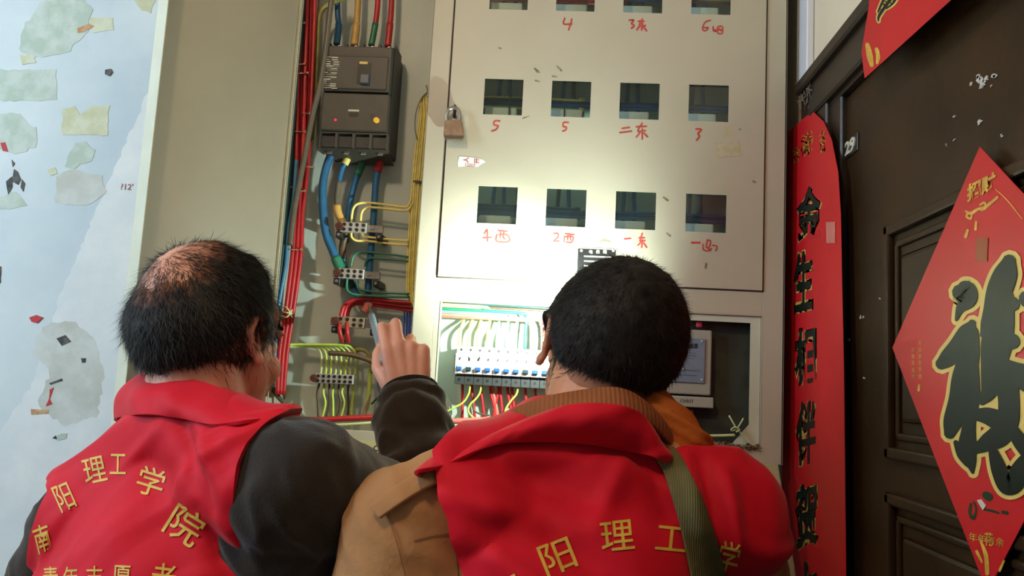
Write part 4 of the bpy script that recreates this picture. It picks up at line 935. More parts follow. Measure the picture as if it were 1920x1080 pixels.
for u, v in ((1316, 640), (1316, 712), (1262, 692), (1281, 692)): cyl(b, P(u, v, yE - 0.003), P(u, v, yE - 0.005), 0.002, .0015, 8)
obj('dial_screw', b, M_offw, em, 'auto')
b = ebox(1306, 602, 1317, 614, 1.512, 1.522, 0.003); tag(obj('red_wire_cap', b, mat('pink red plastic cap', (214, 50, 80), 0.4)), 'small pink red cap on top of the single electricity meter', 'cap')
for k in range(3):
    b = bm_(); tube(b, Pp([(1262 + k * 18, 768, 1.52), (1262 + k * 18, 785, 1.522), (1264 + k * 18, 812, 1.526)], 0), 0.003, 8, 3); tag(obj('meter_tail_cable', b, CAB[['dblue', 'teal', 'red'][k]], None, True), ['dark blue', 'dark green', 'dark red'][k] + ' cable hanging under the single electricity meter', 'cable')
cable('meter_top_cable', 'dark cable running sideways above the single meter', [(1262, 596), (1300, 600), (1350, 598), (1400, 594)], 0.0030, 'teal', 1.522)
cable('white_rod', 'thin white plastic strip lying in front of the meter opening foot', [(1255, 816), (1300, 817), (1345, 817), (1378, 816)], 0.0028, 'pale', 1.503, cat='strip')
tw = thing('twisted_wire', 'pale twisted wire knot at the cut corner of the meter opening', 'wire', P(1385, 836, 1.50))
b = bm_(); tube(b, Pp([(1367, 779, 1.497), (1376, 795, 1.495), (1382, 804, 1.497), (1392, 816, 1.497), (1401, 832, 1.498)], 0), 0.0016, 6, 4); tube(b, Pp([(1394, 784, 1.5), (1386, 798, 1.498), (1378, 806, 1.497), (1370, 807, 1.498)], 0), 0.0016, 6, 4); tube(b, Pp([(1370, 806, 1.497), (1378, 801, 1.494), (1387, 806, 1.494), (1380, 810, 1.496)], 0), 0.0016, 6, 4); obj('wire_knot', b, CAB['pale'], tw, True)
b = bm_(); bmesh.ops.create_icosphere(b, subdivisions=2, radius=0.0036, matrix=Matrix.Translation(P(1402, 834, 1.498))); obj('dark_bead', b, M_black, tw, True)
b = bm_(); tube(b, [(XR - .02, 1.51, 1.45), (XR - .022, 1.50, 1.43), (XR - .02, 1.502, 1.405), (XR - .021, 1.508, 1.39)], 0.0016, 5, 3)
# ------------------------------------------------------------------ people
M_skin = mat('skin', (198, 138, 112), 0.5, scale=18, rgb2=(208, 148, 122), sss=0.12, bump=0.06, bscale=240)
M_skin2 = mat('skin second man', (176, 120, 86), 0.5, scale=18, rgb2=(190, 132, 98), sss=0.12, bump=0.06, bscale=240)
M_hair = mat('black hair', (18, 15, 12), 0.62, scale=60, rgb2=(32, 26, 20), spec=0.22)
M_hair1 = mat('thinning black hair', (20, 19, 17), 0.62, scale=40, rgb2=(38, 34, 29), spec=0.22)
M_vest = mat('red volunteer vest fabric', (190, 10, 34), 0.66, scale=3.5, rgb2=(202, 14, 40), bump=0.16, bscale=30, sheen=0.08, spec=0.18)
M_jack1 = mat('black brown knit jacket', (38, 33, 28), 0.85, scale=5, rgb2=(48, 39, 31), bump=0.25, bscale=420, sheen=0.25, spec=0.2)
M_cuff = mat('black ribbed cuff', (30, 27, 24), 0.9, scale=40, wave=0.5, wscale=90, spec=0.15, waxis='X')
M_tan = mat('tan cotton jacket', (158, 114, 74), 0.85, scale=4, rgb2=(170, 126, 84), bump=0.2, bscale=160, spec=0.2)
M_cord = mat('brown corduroy collar', (128, 76, 44), 0.85, scale=6, rgb2=(142, 86, 52), wave=0.25, wscale=60, spec=0.15, waxis='X')
M_orange = mat('orange brown fleece', (160, 84, 34), 0.95, scale=10, rgb2=(176, 94, 40), bump=0.4, bscale=120, spec=0.1)
M_olive = mat('olive canvas strap', (88, 84, 52), 0.8, scale=10, rgb2=(98, 92, 58), wave=0.3, wscale=120, spec=0.2)
M_trou = mat('dark trousers', (34, 36, 44), 0.85, scale=8); M_shoe = mat('black leather shoe', (24, 22, 22), 0.35)
M_yel = mat('yellow vest print', (206, 168, 62), 0.6, scale=60, var=0.08)
M_stitch = mat('tan seam stitching', (124, 84, 50), 0.9)
M_eye = mat('eye', (225, 220, 210), 0.2); M_iris = mat('dark iris', (30, 20, 14), 0.2)

def scalp_mix(m, skin):                     # where the hair thins out the scalp's own colour shows
    nt = m.node_tree; N = nt.nodes; L = nt.links; b = N['Principled BSDF']; src = b.inputs['Base Color'].links[0].from_socket
    a = N.new('ShaderNodeAttribute'); a.attribute_name = 'cover'; mx = N.new('ShaderNodeMix'); mx.data_type = 'RGBA'
    L.new(a.outputs['Fac'], mx.inputs[0]); mx.inputs[6].default_value = (*lin(skin), 1); L.new(src, mx.inputs[7]); L.new(mx.outputs[2], b.inputs['Base Color'])
M_cap1 = M_hair1.copy(); scalp_mix(M_cap1, (146, 92, 62)); M_cap2 = M_hair.copy(); scalp_mix(M_cap2, (150, 100, 72))
def frame(Z, X):
    Z = Vector(Z).normalized(); X = Vector(X); X = (X - Z * X.dot(Z)).normalized(); return X, Z.cross(X), Z      # right, forward, up
def rotm(X, Y, Z): return Matrix((X, Y, Z)).transposed()
def blob(bm, c, r, M=None, sub=3):
    M = (M or Matrix.Identity(3)).to_4x4()
    bmesh.ops.create_icosphere(bm, subdivisions=sub, radius=1.0, matrix=Matrix.Translation(c) @ M @ Matrix.Diagonal((*r, 1)))
def limb(bm, p0, p1, r0, r1, seg=20, flat=None):
    p0, p1 = Vector(p0), Vector(p1); d = p1 - p0; L = d.length; dn = d / L
    if flat is None: a = dn.orthogonal().normalized(); k = 1.0
    else: a, k = Vector(flat[0]), flat[1]; a = (a - dn * a.dot(dn)).normalized()
    b = dn.cross(a); rings = []
    prof = [(-r0 * math.cos(t), r0 * math.sin(t)) for t in (0.35, 0.75, 1.15, 1.5708)] + [(L * s, r0 + (r1 - r0) * s) for s in (0.25, 0.5, 0.75)] + [(L + r1 * math.cos(t), r1 * math.sin(t)) for t in (1.5708, 1.15, 0.75, 0.35)]
    for h, r in prof:
        rings.append([bm.verts.new(p0 + dn * h + (a * math.cos(2 * math.pi * k_ / seg) * k + b * math.sin(2 * math.pi * k_ / seg)) * r) for k_ in range(seg)])
    for A, B in zip(rings, rings[1:]):
        for q in range(seg): bm.faces.new((A[q], A[(q + 1) % seg], B[(q + 1) % seg], B[q]))
    bm.faces.new(rings[0][::-1]); bm.faces.new(rings[-1])
def chain(bm, pts, rs, flat=None):
    for i in range(len(pts) - 1): limb(bm, pts[i], pts[i + 1], rs[i], rs[i + 1], flat=flat)
def fuse(bm, voxel, smooth=6, fac=0.5):
    bmesh.ops.recalc_face_normals(bm, faces=bm.faces[:])
    me = bpy.data.meshes.new('f'); bm.to_mesh(me); bm.free()
    return evalmesh(me, [('REMESH', dict(mode='VOXEL', voxel_size=voxel)), ('SMOOTH', dict(factor=fac, iterations=smooth))])
def bvh_of(me):
    b = bmesh.new(); b.from_mesh(me); t = BVHTree.FromBMesh(b); b.free(); return t
def displace(me, fn):
    n = len(me.vertices); co = np.empty(n * 3); no = np.empty(n * 3)
    me.vertices.foreach_get('co', co); me.vertex_normals.foreach_get('vector', no)
    co = co.reshape(-1, 3); no = no.reshape(-1, 3)
    for i in range(n):
        d = fn(co[i], no[i])
        co[i] += no[i] * d
    me.vertices.foreach_set('co', co.reshape(-1)); me.update()
def ns(p, s, seed=0.0): return noise.noise(Vector((p[0] * s + seed, p[1] * s, p[2] * s - seed)))

def head_bm(bm, c, R, F, U, k=1.0, hz=0.0):
    M = rotm(R, F, U)
    W = lambda x, y, z: c + (R * x + F * y + U * z) * k
    B = lambda x, y, z, rx, ry, rz, MM=None: blob(bm, W(x, y, z), (rx * k, ry * k, rz * k), MM or M)
    B(0, -.012, .038, .077, .096, .089 + hz); B(0, .030, -.020, .062, .066, .078); B(0, .040, -.070, .046, .048, .034); B(0, .070, -.092, .022, .020, .016)
    B(0, .062, .045, .058, .036, .045); B(.036, .062, -.028, .024, .026, .026); B(-.036, .062, -.028, .024, .026, .026)
    limb(bm, W(0, .090, .012), W(0, .114, -.024), .007 * k, .0125 * k); B(.012, .103, -.028, .008, .009, .007); B(-.012, .103, -.028, .008, .009, .007)
    B(.030, .088, .022, .022, .010, .007); B(-.030, .088, .022, .022, .010, .007); B(0, .096, -.052, .023, .009, .006); B(0, .095, -.061, .020, .009, .006)
    for s in (-1, 1):                       # ears: C shaped rim, bowl and lobe
        rim = [(.070, .010, .004), (.075, .014, .022), (.080, .004, .033), (.083, -.010, .029), (.081, -.016, .012), (.078, -.012, -.006), (.074, -.004, -.018)]
        chain(bm, [W(s * a, b_, z) for a, b_, z in rim], [.0045 * k] * 7)
        limb(bm, W(s * .076, .002, .012), W(s * .075, .0, -.014), .012 * k, .009 * k, flat=(R, 0.45))
        B(s * .077, .004, -.022, .006, .008, .010); B(s * .078, .012, .0, .004, .005, .007)
def eyes(parent, c, R, F, U, k):
    for s in (-1, 1):
        p = c + (R * (s * .030) + F * .081 + U * .004) * k
        b = bm_(); bmesh.ops.create_uvsphere(b, u_segments=16, v_segments=10, radius=.0125 * k, matrix=Matrix.Translation(p)); e = obj('eye', b, M_eye, parent, True)
        b = bm_(); bmesh.ops.create_uvsphere(b, u_segments=12, v_segments=8, radius=.006 * k, matrix=Matrix.Translation(p + F * .0085 * k)); obj('iris', b, M_iris, e, True)
        b = bm_(); pts = [c + (R * s * x + F * y + U * z) * k for x, y, z in ((.012, .097, .030), (.028, .098, .035), (.048, .088, .029))]; tube(b, pts, .0026 * k, 6, 4); obj('eyebrow', b, M_hair, parent, True)
def hand_bm(bm, wr, D, N, T, k=1.0, curls=None, thumb=None):
    # wr wrist, D finger direction, N back-of-hand normal, T thumb side
    D, N, T = Vector(D).normalized(), Vector(N), Vector(T); N = (N - D * N.dot(D)).normalized(); T = (T - D * T.dot(D) - N * T.dot(N)).normalized()
    W = lambda x, y, z: wr + (T * x + D * y + N * z) * k
    tips = []
    limb(bm, W(0, -.03, 0), W(0, .012, 0), .027 * k, .027 * k, flat=(N, 0.78))
    mc = [(.029, .088), (.010, .092), (-.009, .087), (-.027, .079)]
    for x, y in mc: limb(bm, W(x * .62, .012, 0), W(x, y - .004, 0), .0155 * k, .0118 * k)
    limb(bm, W(.012, .02, -.008), W(.026, .05, -.010), .018 * k, .014 * k)      # base of thumb
    limb(bm, W(-.014, .02, -.006), W(-.018, .06, -.006), .015 * k, .012 * k)
    ln = [(.043, .026, .022), (.047, .029, .023), (.044, .027, .022), (.035, .021, .019)]; rr = [.0098, .0100, .0095, .0084]
    curls = curls or [(20, 30, 20)] * 4
    for i, (x, y) in enumerate(mc):
        a = 0.0; p = W(x, y - .004, .001); r = rr[i] * k * 1.06
        spread = (x / .03) * 0.10
        for j in range(3):
            a += curls[i][j] * D2R
            d = (D * math.cos(a) - N * math.sin(a) + T * spread * (1 if j == 0 else .3)).normalized()
            q = p + d * ln[i][j] * k; r2 = r * 0.90; limb(bm, p, q, r, r2, seg=14); p, r = q, r2
        tips.append(p)
    th = thumb or [(.030, .030, -.014), (.052, .058, -.024), (.050, .088, -.030), (.040, .108, -.034)]
    chain(bm, [W(*q) for q in th], [.0155 * k, .0118 * k, .0108 * k, .0092 * k])
    return tips, W
def grid_part(name, top, bot, m, parent, rows=8, n=6, bulge=0.0, th=0.004, closed=True, fold=0.0, seed=0):
    T = spline(top, n, closed); B_ = spline(bot, n, closed); N_ = len(T)
    cen = sum(T, Vector()) / N_; b = bm_(); g = []
    for j in range(rows + 1):
        t = j / rows; row = []
        for i in range(N_):
            p = T[i].lerp(B_[i], t); o = (p - cen); o.z *= 0.2; o.normalize()
            p = p + o * (bulge * math.sin(math.pi * t)) + o * fold * noise.noise(Vector((i * 0.35 + seed, t * 2.0, seed)))
            row.append(b.verts.new(p))
        g.append(row)
    for j in range(rows):
        for i in range(N_ if closed else N_ - 1):
            b.faces.new((g[j][i], g[j][(i + 1) % N_], g[j + 1][(i + 1) % N_], g[j + 1][i]))
    bmesh.ops.recalc_face_normals(b, faces=b.faces[:])
    me = bpy.data.meshes.new(name); b.to_mesh(me); b.free()
    me = evalmesh(me, [('SUBSURF', dict(levels=1)), ('SOLIDIFY', dict(thickness=th, offset=0.0)), ('BEVEL', dict(width=th * 0.3, segments=2, limit_method='ANGLE', angle_limit=0.9))]); me.name = name
    return link_mesh(name, me, m, parent, True)
def onto(bvh, u, v, off=0.006, Yd=0.95):
    d = pix_ray(u, v); h = bvh.ray_cast(EYE, d)
    if h[0] is None: return P(u, v, Yd)
    return h[0] - d * off
def hair_part(name, bvh, c, R, F, U, lim, thick, m, parent, nstr, slen, rough, comb, dens=None, seed=1, k=1.0, strand_r=0.00032, soft=0.25):
    rnd = random.Random(seed)
    c0 = c + (F * -.008 + U * .030) * k
    def tloc(d):
        x, y, z = d.dot(R), d.dot(F), d.dot(U); az = math.degrees(math.atan2(x, y)); return lim(az, z, Vector((x, y, z)), d)
    def surf(d):
        h = bvh.ray_cast(c0, d)
        if h[0] is None: return 0.09
        # ignore ears sticking out: cap at the skull ellipsoid
        x, y, z = d.dot(R), d.dot(F), d.dot(U); e = k / math.sqrt((x / .082) ** 2 + (y / .106) ** 2 + (z / .114) ** 2)
        return min((h[0] - c0).length, e)
    b = bm_(); nu, nv = 150, 90; g = []
    for j in range(nv + 1):
        th = math.pi * j / nv; row = []
        for i in range(nu):
            ph = 2 * math.pi * i / nu
            d = (R * math.sin(ph) * math.sin(th) + F * math.cos(ph) * math.sin(th) + U * math.cos(th)).normalized()
            t = tloc(d)
            rr = surf(d) + (thick * t if t > 0 else 0.03 * t) 
            if t > 0.05: rr += rough * (noise.noise(d * 9 + Vector((seed, 0, 0))) * 0.9 + noise.noise(Vector((d.x * 34, d.y * 34, d.z * 16))) * 0.7) * min(1, t * 1.5)
            row.append(b.verts.new(c0 + d * rr))
        g.append(row)
    for j in range(nv):
        for i in range(nu): b.faces.new((g[j][i], g[j][(i + 1) % nu], g[j + 1][(i + 1) % nu], g[j + 1][i]))
    bmesh.ops.remove_doubles(b, verts=b.verts[:], dist=1e-6)
    b.verts.index_update(); tv = []
    for v in b.verts: tv.append(max(0.0, min(1.0, tloc((v.co - c0).normalized()) * 1.5)))
    cap = obj(name, b, M_cap1 if m == M_hair1 else M_cap2, parent, True)
    at_ = cap.data.attributes.new('cover', 'FLOAT', 'POINT'); at_.data.foreach_set('value', tv)
    # short strands over the cap
    V, Fc = [], []
    made = 0; tries = 0
    while made < nstr and tries < nstr * 8:
        tries += 1
        d = Vector((rnd.gauss(0, 1), rnd.gauss(0, 1), rnd.gauss(0, 1))).normalized(); t = tloc(d)
        pr = min(1, max(0, t + soft) * 1.6)
        if dens: pr = max(pr, dens(d))
        if rnd.random() > pr: continue
        base = c0 + d * (surf(d) + max(0.0, thick * min(t, 1)) * 0.85 - 0.0005)
        td = comb(d.dot(R), d.dot(F), d.dot(U)); tg = R * td[0] + F * td[1] + U * td[2]; tg = (tg - d * tg.dot(d)); tg = tg.normalized() if tg.length > 1e-4 else d.orthogonal().normalized()
        j = Vector((rnd.gauss(0, .25), rnd.gauss(0, .25), rnd.gauss(0, .25)))
        dr = (tg + d * rnd.uniform(0.08, 0.42) + j).normalized(); L = slen * rnd.uniform(0.5, 1.2) * k
        p1 = base + dr * L * .5; p2 = p1 + (dr - d * 0.35 + j * .3).normalized() * L * .5
        sd = dr.cross(d).normalized() * strand_r * rnd.uniform(.7, 1.3); i0 = len(V)
        V += [base - sd, base + sd, p1 + sd * .8, p1 - sd * .8, p2]
        Fc += [(i0, i0 + 1, i0 + 2, i0 + 3), (i0 + 3, i0 + 2, i0 + 4)]; made += 1
    me = bpy.data.meshes.new('hair_strands'); me.from_pydata([tuple(v) for v in V], [], Fc); me.materials.append(m)
    s = link_mesh('hair_strands', me, m, cap, True); s['kind'] = 'stuff'
    return cap
def ribbon_on(name, bvh, path, width, m, parent, off=0.003, th=0.003, n=8, across=6):
    ps = spline([(a, b_, c_) for a, b_, c_ in [(p[0], p[1], width if len(p) < 3 else p[2]) for p in path]], n)
    g = []; b = bm_(); lastY = 0.9
    for i, p in enumerate(ps):
        d = ps[min(i + 1, len(ps) - 1)] - ps[max(i - 1, 0)]; q = Vector((-d.y, d.x)).normalized(); row = []
        for j in range(across + 1):
            s = (j / across - .5) * p.z; w_ = onto(bvh, p.x + q.x * s, p.y + q.y * s, off, lastY); lastY = w_.y
            row.append(b.verts.new(w_))
        g.append(row)
    for r0, r1 in zip(g, g[1:]):
        for j in range(across): b.faces.new((r0[j], r0[j + 1], r1[j + 1], r1[j]))
    bmesh.ops.recalc_face_normals(b, faces=b.faces[:])
    me = bpy.data.meshes.new(name); b.to_mesh(me); b.free()
    me = evalmesh(me, [('SMOOTH', dict(factor=0.5, iterations=2)), ('SOLIDIFY', dict(thickness=th, offset=0.0)), ('BEVEL', dict(width=th * .3, segments=2, limit_method='ANGLE', angle_limit=0.9))])
    return link_mesh(name, me, m, parent, True)
def vest_text(items, bvh, m, parent, off=0.0009):
    for ch, u, v, w_, h_, rot, sh in items:
        c, s = math.cos(rot), math.sin(rot)
        def f(x, y, z):
            X_ = x * w_ + y * h_ * sh; Y_ = -y * h_
            uu, vv_ = u + X_ * c - Y_ * s, v + X_ * s + Y_ * c
            d = pix_ray(uu, vv_); h = bvh.ray_cast(EYE, d)
            p = h[0] if h[0] is not None else P(uu, vv_, 0.85)
            return p - d * (off + z * 0.0004)
        b = bm_(); map_text(b, ch, f, 0.006); obj('printed_character', b, m, parent)
def prism_cut(me, poly, y0, y1):
    b = bm_(); prism(b, [(x, y0, z) for x, z in poly], (0, y1 - y0, 0)); bmesh.ops.recalc_face_normals(b, faces=b.faces[:])
    cm = bpy.data.meshes.new('c'); b.to_mesh(cm); b.free(); co = bpy.data.objects.new('c', cm); COL.objects.link(co)
    out = evalmesh(me, [('BOOLEAN', dict(operation='INTERSECT', object=co, solver='EXACT'))]); bpy.data.objects.remove(co); return out

def torso(bm, NB, PV, LS, RS, inf, chest_d=0.0, wide=1.0):
    U = (NB - PV).normalized(); R, F, U = frame(U, RS - LS); M = rotm(R, F, U); mid = (LS + RS) / 2
    ch = mid - U * .10 + F * (.035 + chest_d)
    blob(bm, ch, (.175 * wide + inf, .112 + inf, .20 + inf), M); blob(bm, mid - U * .045 + F * (.02 + chest_d), (.165 * wide + inf, .085 + inf, .095 + inf), M)
    wst = PV + (NB - PV) * .30 + F * .02; blob(bm, wst, (.155 + inf, .115 + inf, .19), M); blob(bm, PV + F * .01, (.165 + inf, .118 + inf, .13), M)
    blob(bm, (ch + wst) / 2, (.16 + inf, .112 + inf, .17), M)
    for S in (LS, RS):
        limb(bm, NB - U * .01 + F * .01, S.lerp(NB, .12) + U * .005, .050 + inf, .058 + inf)
        limb(bm, S.lerp(NB, .3) - U * .02, S, .066 + inf, .060 + inf)
    return R, F, U
def legs(bm, PV, R, F, inf, feet):
    for s, ft in zip((-1, 1), feet):
        hip = PV + R * s * .085 - Vector((0, 0, .04)); kn = (hip + Vector(ft)) / 2 + Vector((0, .03, .01)); kn.z = 0.50
        an = Vector(ft) + Vector((0, 0, .09)); limb(bm, hip, kn, .082 + inf, .058 + inf); limb(bm, kn, an, .056 + inf, .042 + inf)
def shoes(parent, feet, ang):
    for ft in feet:
        b = bm_(); d = Vector((math.sin(ang), math.cos(ang), 0)); f = Vector(ft)
        limb(b, f + Vector((0, 0, .045)) - d * .03, f + Vector((0, 0, .038)) + d * .15, .044, .040, flat=(Vector((0, 0, 1)), .9)); limb(b, f + Vector((0, 0, .05)), f + Vector((0, 0, .10)), .045, .04)
        for v in b.verts: v.co.z = max(v.co.z, 0.001)
        obj('shoe', b, M_shoe, parent, True)

def smoothstep(a, b_, x): t = max(0, min(1, (x - a) / (b_ - a))); return t * t * (3 - 2 * t)

# ================================================================== left man
LS, RS = P(150, 1000, 1.03), P(548, 912, 0.90)
NB = P(352, 800, 0.985); PV = Vector((-0.54, 0.90, 0.95))
EL, WRI = P(800, 1020, 1.13), P(771, 750, 1.245)
EL2, WR2 = Vector((-0.71, 1.10, 1.03)), Vector((-0.60, 1.27, 1.16))
feet1 = [(-0.66, 0.92, 0), (-0.46, 0.88, 0)]
hc = P(394, 650, 1.03)
fy = 19 * D2R
HU = Vector((-0.10, 0.06, 1)).normalized(); HR, HF, HU = frame(HU, (math.cos(fy), -math.sin(fy), 0))
p1 = thing('person', 'balding man in red vest over dark jacket, raising his right hand into the cabinet', 'person', (-0.56, 0.90, 0.0), 'volunteers working at the meter cabinet')
bm = bm_(); HK = 0.99
head_bm(bm, hc, HR, HF, HU, HK, .012)
limb(bm, hc - HU * .035 - HF * .025, NB + Vector((0, .02, 0)), .058, .066); limb(bm, hc - HU * .06 + HF * .01, NB + Vector((.02, .06, -.01)), .046, .055)
TR, TF, TU = torso(bm, NB, PV, LS, RS, -0.018)
chain(bm, [RS, EL, WRI], [.052, .042, .028]); chain(bm, [LS, EL2, WR2], [.052, .042, .028]); legs(bm, PV, TR, TF, 0, feet1)
tips, HW = hand_bm(bm, WRI, (-0.20, 0.10, 1.0), (0.18, -1.0, 0.05), (-1, 0, 0.2), 1.0,
                   curls=[(22, 84, 50), (30, 80, 50), (62, 80, 50), (74, 80, 50)], thumb=[(.030, .030, -.014), (.046, .060, -.030), (.044, .086, -.046), (.034, .104, -.056)])
hand_bm(bm, WR2, (0.3, 0.6, 0.8), (0, -1, 0.5), (1, 0, 0), 1.0, curls=[(25, 35, 20)] * 4)
body = fuse(bm, 0.0032, 5); body.name = 'body'
hb = bvh_of(body)
link_mesh('body', body, M_skin, p1, True); eyes(p1, hc, HR, HF, HU, HK)
# hair with a thin crown
baldc = (Vector((-0.30, -0.60, 0.76))).normalized()
def lim1(az, z, L, d):
    a = abs(az)
    pts = [(0, .62), (30, .62), (50, .50), (64, .20), (72, -.30), (82, -.34), (88, .02), (104, .06), (116, -.30), (130, -.58), (150, -.66), (180, -.70)]
    for (a0, v0), (a1, v1) in zip(pts, pts[1:]):
        if a0 <= a <= a1: lm = v0 + (v1 - v0) * (a - a0) / (a1 - a0); break
    t = smoothstep(lm - .03, lm + .22, z) * 1.05 - .05
    bald = smoothstep(.52, .98, d.dot(baldc) + .05 * noise.noise(d * 7))
    bald = max(bald, smoothstep(.90, .97, d.dot(Vector((0.05, -.0, 1)).normalized())) * .55)
    return t - bald * 1.15
hair_part('hair', hb, hc, HR, HF, HU, lim1, 0.011, M_hair1, p1, 30000, .024, .0022, lambda x, y, z: (x * .3, .2 - .2 * y, -1.0 if z < .55 else -.4 + x * .0),
          dens=lambda d: (0.34 if d.dot(Vector((0, 0, 1))) > .3 else 0), soft=.32, seed=3, k=HK, strand_r=.00034)
# dark jacket
def crease_fn(lines):
    L = [(P(*a, .85), P(*c, .85), w_, d_) for a, c, w_, d_ in lines]
    L = [(np.array([a.x, a.z]), np.array([c.x, c.z]), w_, d_) for a, c, w_, d_ in L]
    def f(p):
        q = np.array([p[0], p[2]]); s = 0.0
        for a, c, w_, d_ in L:
            ab = c - a; t = float(np.dot(q - a, ab) / np.dot(ab, ab))
            if t < -.25 or t > 1.25: continue
            e = q - (a + ab * min(1, max(0, t))); r2 = float(e @ e)
            if r2 > 9 * w_ * w_: continue
            s += 1.7 * d_ * math.exp(-r2 / (w_ * w_)) * (1 - .5 * abs(2 * t - 1) if 0 <= t <= 1 else .5)
        return s
    return f
def fold1(p, n):
    q = Vector(p)
    a = ns((p[0] * 1.0, p[1] * 1.0, p[2] * 1.0), 13, 3.1) * 0.006
    ridge = abs(ns((p[0] * 1.6 + p[2] * .9, p[1], p[2] * .7 - p[0] * .3), 17, 8.0)); a += (0.35 - ridge) * 0.012 if ridge < .35 else 0
    # gathered rings towards the wrist
    ax = WRI - EL; t = (q - EL).dot(ax) / ax.length_squared
    if 0.25 < t < 0.98 and (q - (EL + ax * t)).length < .10: a += math.sin(t * 26 + ns(p, 16) * 4) * 0.0045
    return a
bm = bm_(); torso(bm, NB, PV, LS, RS, 0.002)
chain(bm, [RS + Vector((.005, 0, -.005)), EL, WRI - (WRI - EL).normalized() * .02], [.080, .074, .054]); blob(bm, RS + Vector((-.01, .03, -.06)), (.080, .08, .10)); blob(bm, EL, (.07, .07, .06))
limb(bm, RS.lerp(EL, .35) - Vector((0.02, 0, .05)), RS.lerp(EL, .8) - Vector((0, 0, .02)), .08, .06)
chain(bm, [LS, EL2, WR2 - (WR2 - EL2).normalized() * .03], [.066, .058, .042])
j1 = fuse(bm, 0.005, 8); displace(j1, fold1); j1.name = 'jacket'; link_mesh('jacket', j1, M_jack1, p1, True); j1b = bvh_of(j1) if False else None
b = bm_(); ax = (WRI - EL).normalized(); tube(b, [WRI - ax * .050, WRI - ax * .034, WRI - ax * .012, WRI + ax * .006, WRI + ax * .018], lambda t: .049 if t < .5 else .0475 - .006 * (t - .5), 32, 4); obj('ribbed_cuff', b, M_cuff, p1, True)
# red vest
bm = bm_(); torso(bm, NB, PV, LS, RS, 0.019, wide=.95); v1 = fuse(bm, 0.0055, 10); _b = bvh_of(v1)
def XZ(u, v, Y): p = onto(_b, u, v, 0, Y); return (p.x, p.z)
poly = [XZ(205, 770, 1.05), XZ(176, 815, 1.06), XZ(120, 868, 1.06), XZ(88, 920, 1.06), XZ(62, 985, 1.04), XZ(52, 1060, 1.0), XZ(48, 1130, .97), (-0.74, .88), (-0.32, .88), 
        XZ(505, 1110, .84), XZ(464, 1035, .84), XZ(440, 980, .84), XZ(436, 920, .85), XZ(444, 870, .87), XZ(462, 830, .89), XZ(490, 798, .91), XZ(540, 768, .95), XZ(560, 740, .98), XZ(230, 700, 1.0)]
v1 = prism_cut(v1, poly, .4, 1.45)
v1.name = 'vest'
CR1 = crease_fn([((300, 800), (400, 950), .010, -.006), ((340, 800), (440, 930), .012, .006), ((480, 800), (380, 860), .008, .005), ((250, 810), (150, 900), .010, .004), ((400, 930), (470, 1060), .012, .006), ((360, 960), (420, 1080), .010, -.005), ((230, 950), (120, 1060), .014, .004)])
def foldv1(p, n):
    a = ns(p, 7, 1.0) * 0.007; r_ = abs(ns((p[0] * .8 - p[2] * .7, p[1], p[2] * .6), 11, 4.0)); a += (0.22 - r_) * 0.018 if r_ < .22 else 0
    t = (p[0] + .40) * 1.6 + (p[2] - 1.30) * 1.3          # soft drape lines from the collar to the right armhole
    a += 0.0028 * math.sin(t * 34 + ns(p, 5) * 3) * smoothstep(-.50, -.42, p[0])
    return max(a + CR1(p), -.009)
me_sub = v1; displace(me_sub, foldv1); vb1 = bvh_of(me_sub)
vo = link_mesh('vest', me_sub, M_vest, p1, False); me_sub.polygons.foreach_set('use_smooth', [True] * len(me_sub.polygons)); me_sub.set_sharp_from_angle(angle=0.9)
top = [P(258, 708, 1.05), P(300, 705, .985), P(372, 716, .945), P(450, 742, .935), P(520, 764, .96), P(552, 778, 1.00), P(532, 788, 1.05), P(440, 800, 1.085), P(330, 770, 1.08)]
bot = [onto(vb1, 217, 788, .004, 1.05), onto(vb1, 258, 778, .006, 1.0), onto(vb1, 330, 782, .007), onto(vb1, 400, 797, .007), onto(vb1, 470, 790, .006), onto(vb1, 545, 784, .006, .95), P(562, 804, 1.04), P(450, 835, 1.115), P(290, 812, 1.10)]
grid_part('vest_collar', top, bot, M_vest, p1, rows=7, n=7, bulge=.014, th=.004, fold=.006, seed=2)
vest_text([('南', 79, 1010, 30, 52, -.38, .15), ('阳', 120, 932, 32, 52, -.42, .0), ('理', 177, 881, 42, 48, -.22, 0), ('工', 221, 870, 30, 38, .02, 0), ('学', 283, 903, 50, 54, .30, 0), ('院', 347, 985, 66, 66, .56, 0),
           ('青', 95, 1084, 28, 44, -.05, 0), ('年', 133, 1084, 28, 44, -.05, 0), ('志', 177, 1082, 30, 42, 0, 0), ('愿', 228, 1082, 34, 44, .05, 0), ('者', 306, 1086, 46, 60, .12, 0)], vb1, M_yel, vo)
bm = bm_(); blob(bm, PV, (.165, .12, .12)); legs(bm, PV, TR, TF, .014, feet1); tr = fuse(bm, .008, 6); tr.name = 'trousers'; link_mesh('trousers', tr, M_trou, p1, True); shoes(p1, feet1, .5)

# screwdriver in the raised hand
s0, s1 = P(691, 572, 1.545), P(712, 648, 1.325)
sd = thing('screwdriver', 'slim grey blue screwdriver held up in the left man\'s raised hand', 'screwdriver', s1)
ax = (s1 - s0).normalized()
s2 = s1 + ax * .06
b = bm_(); cyl(b, s0, s0 + (s1 - s0) * .35, .0022, .0028, 10); obj('steel_shaft', b, M_metal, sd, 'auto')
b = bm_(); tube(b, [s0 + (s1 - s0) * .30, s0 + (s1 - s0) * .34, s1, s2, s2 + ax * .02], lambda t: .0045 if t < .12 else .0065, 12, 4); obj('handle', b, mat('grey blue translucent handle', (120, 138, 146), 0.3), sd, True)

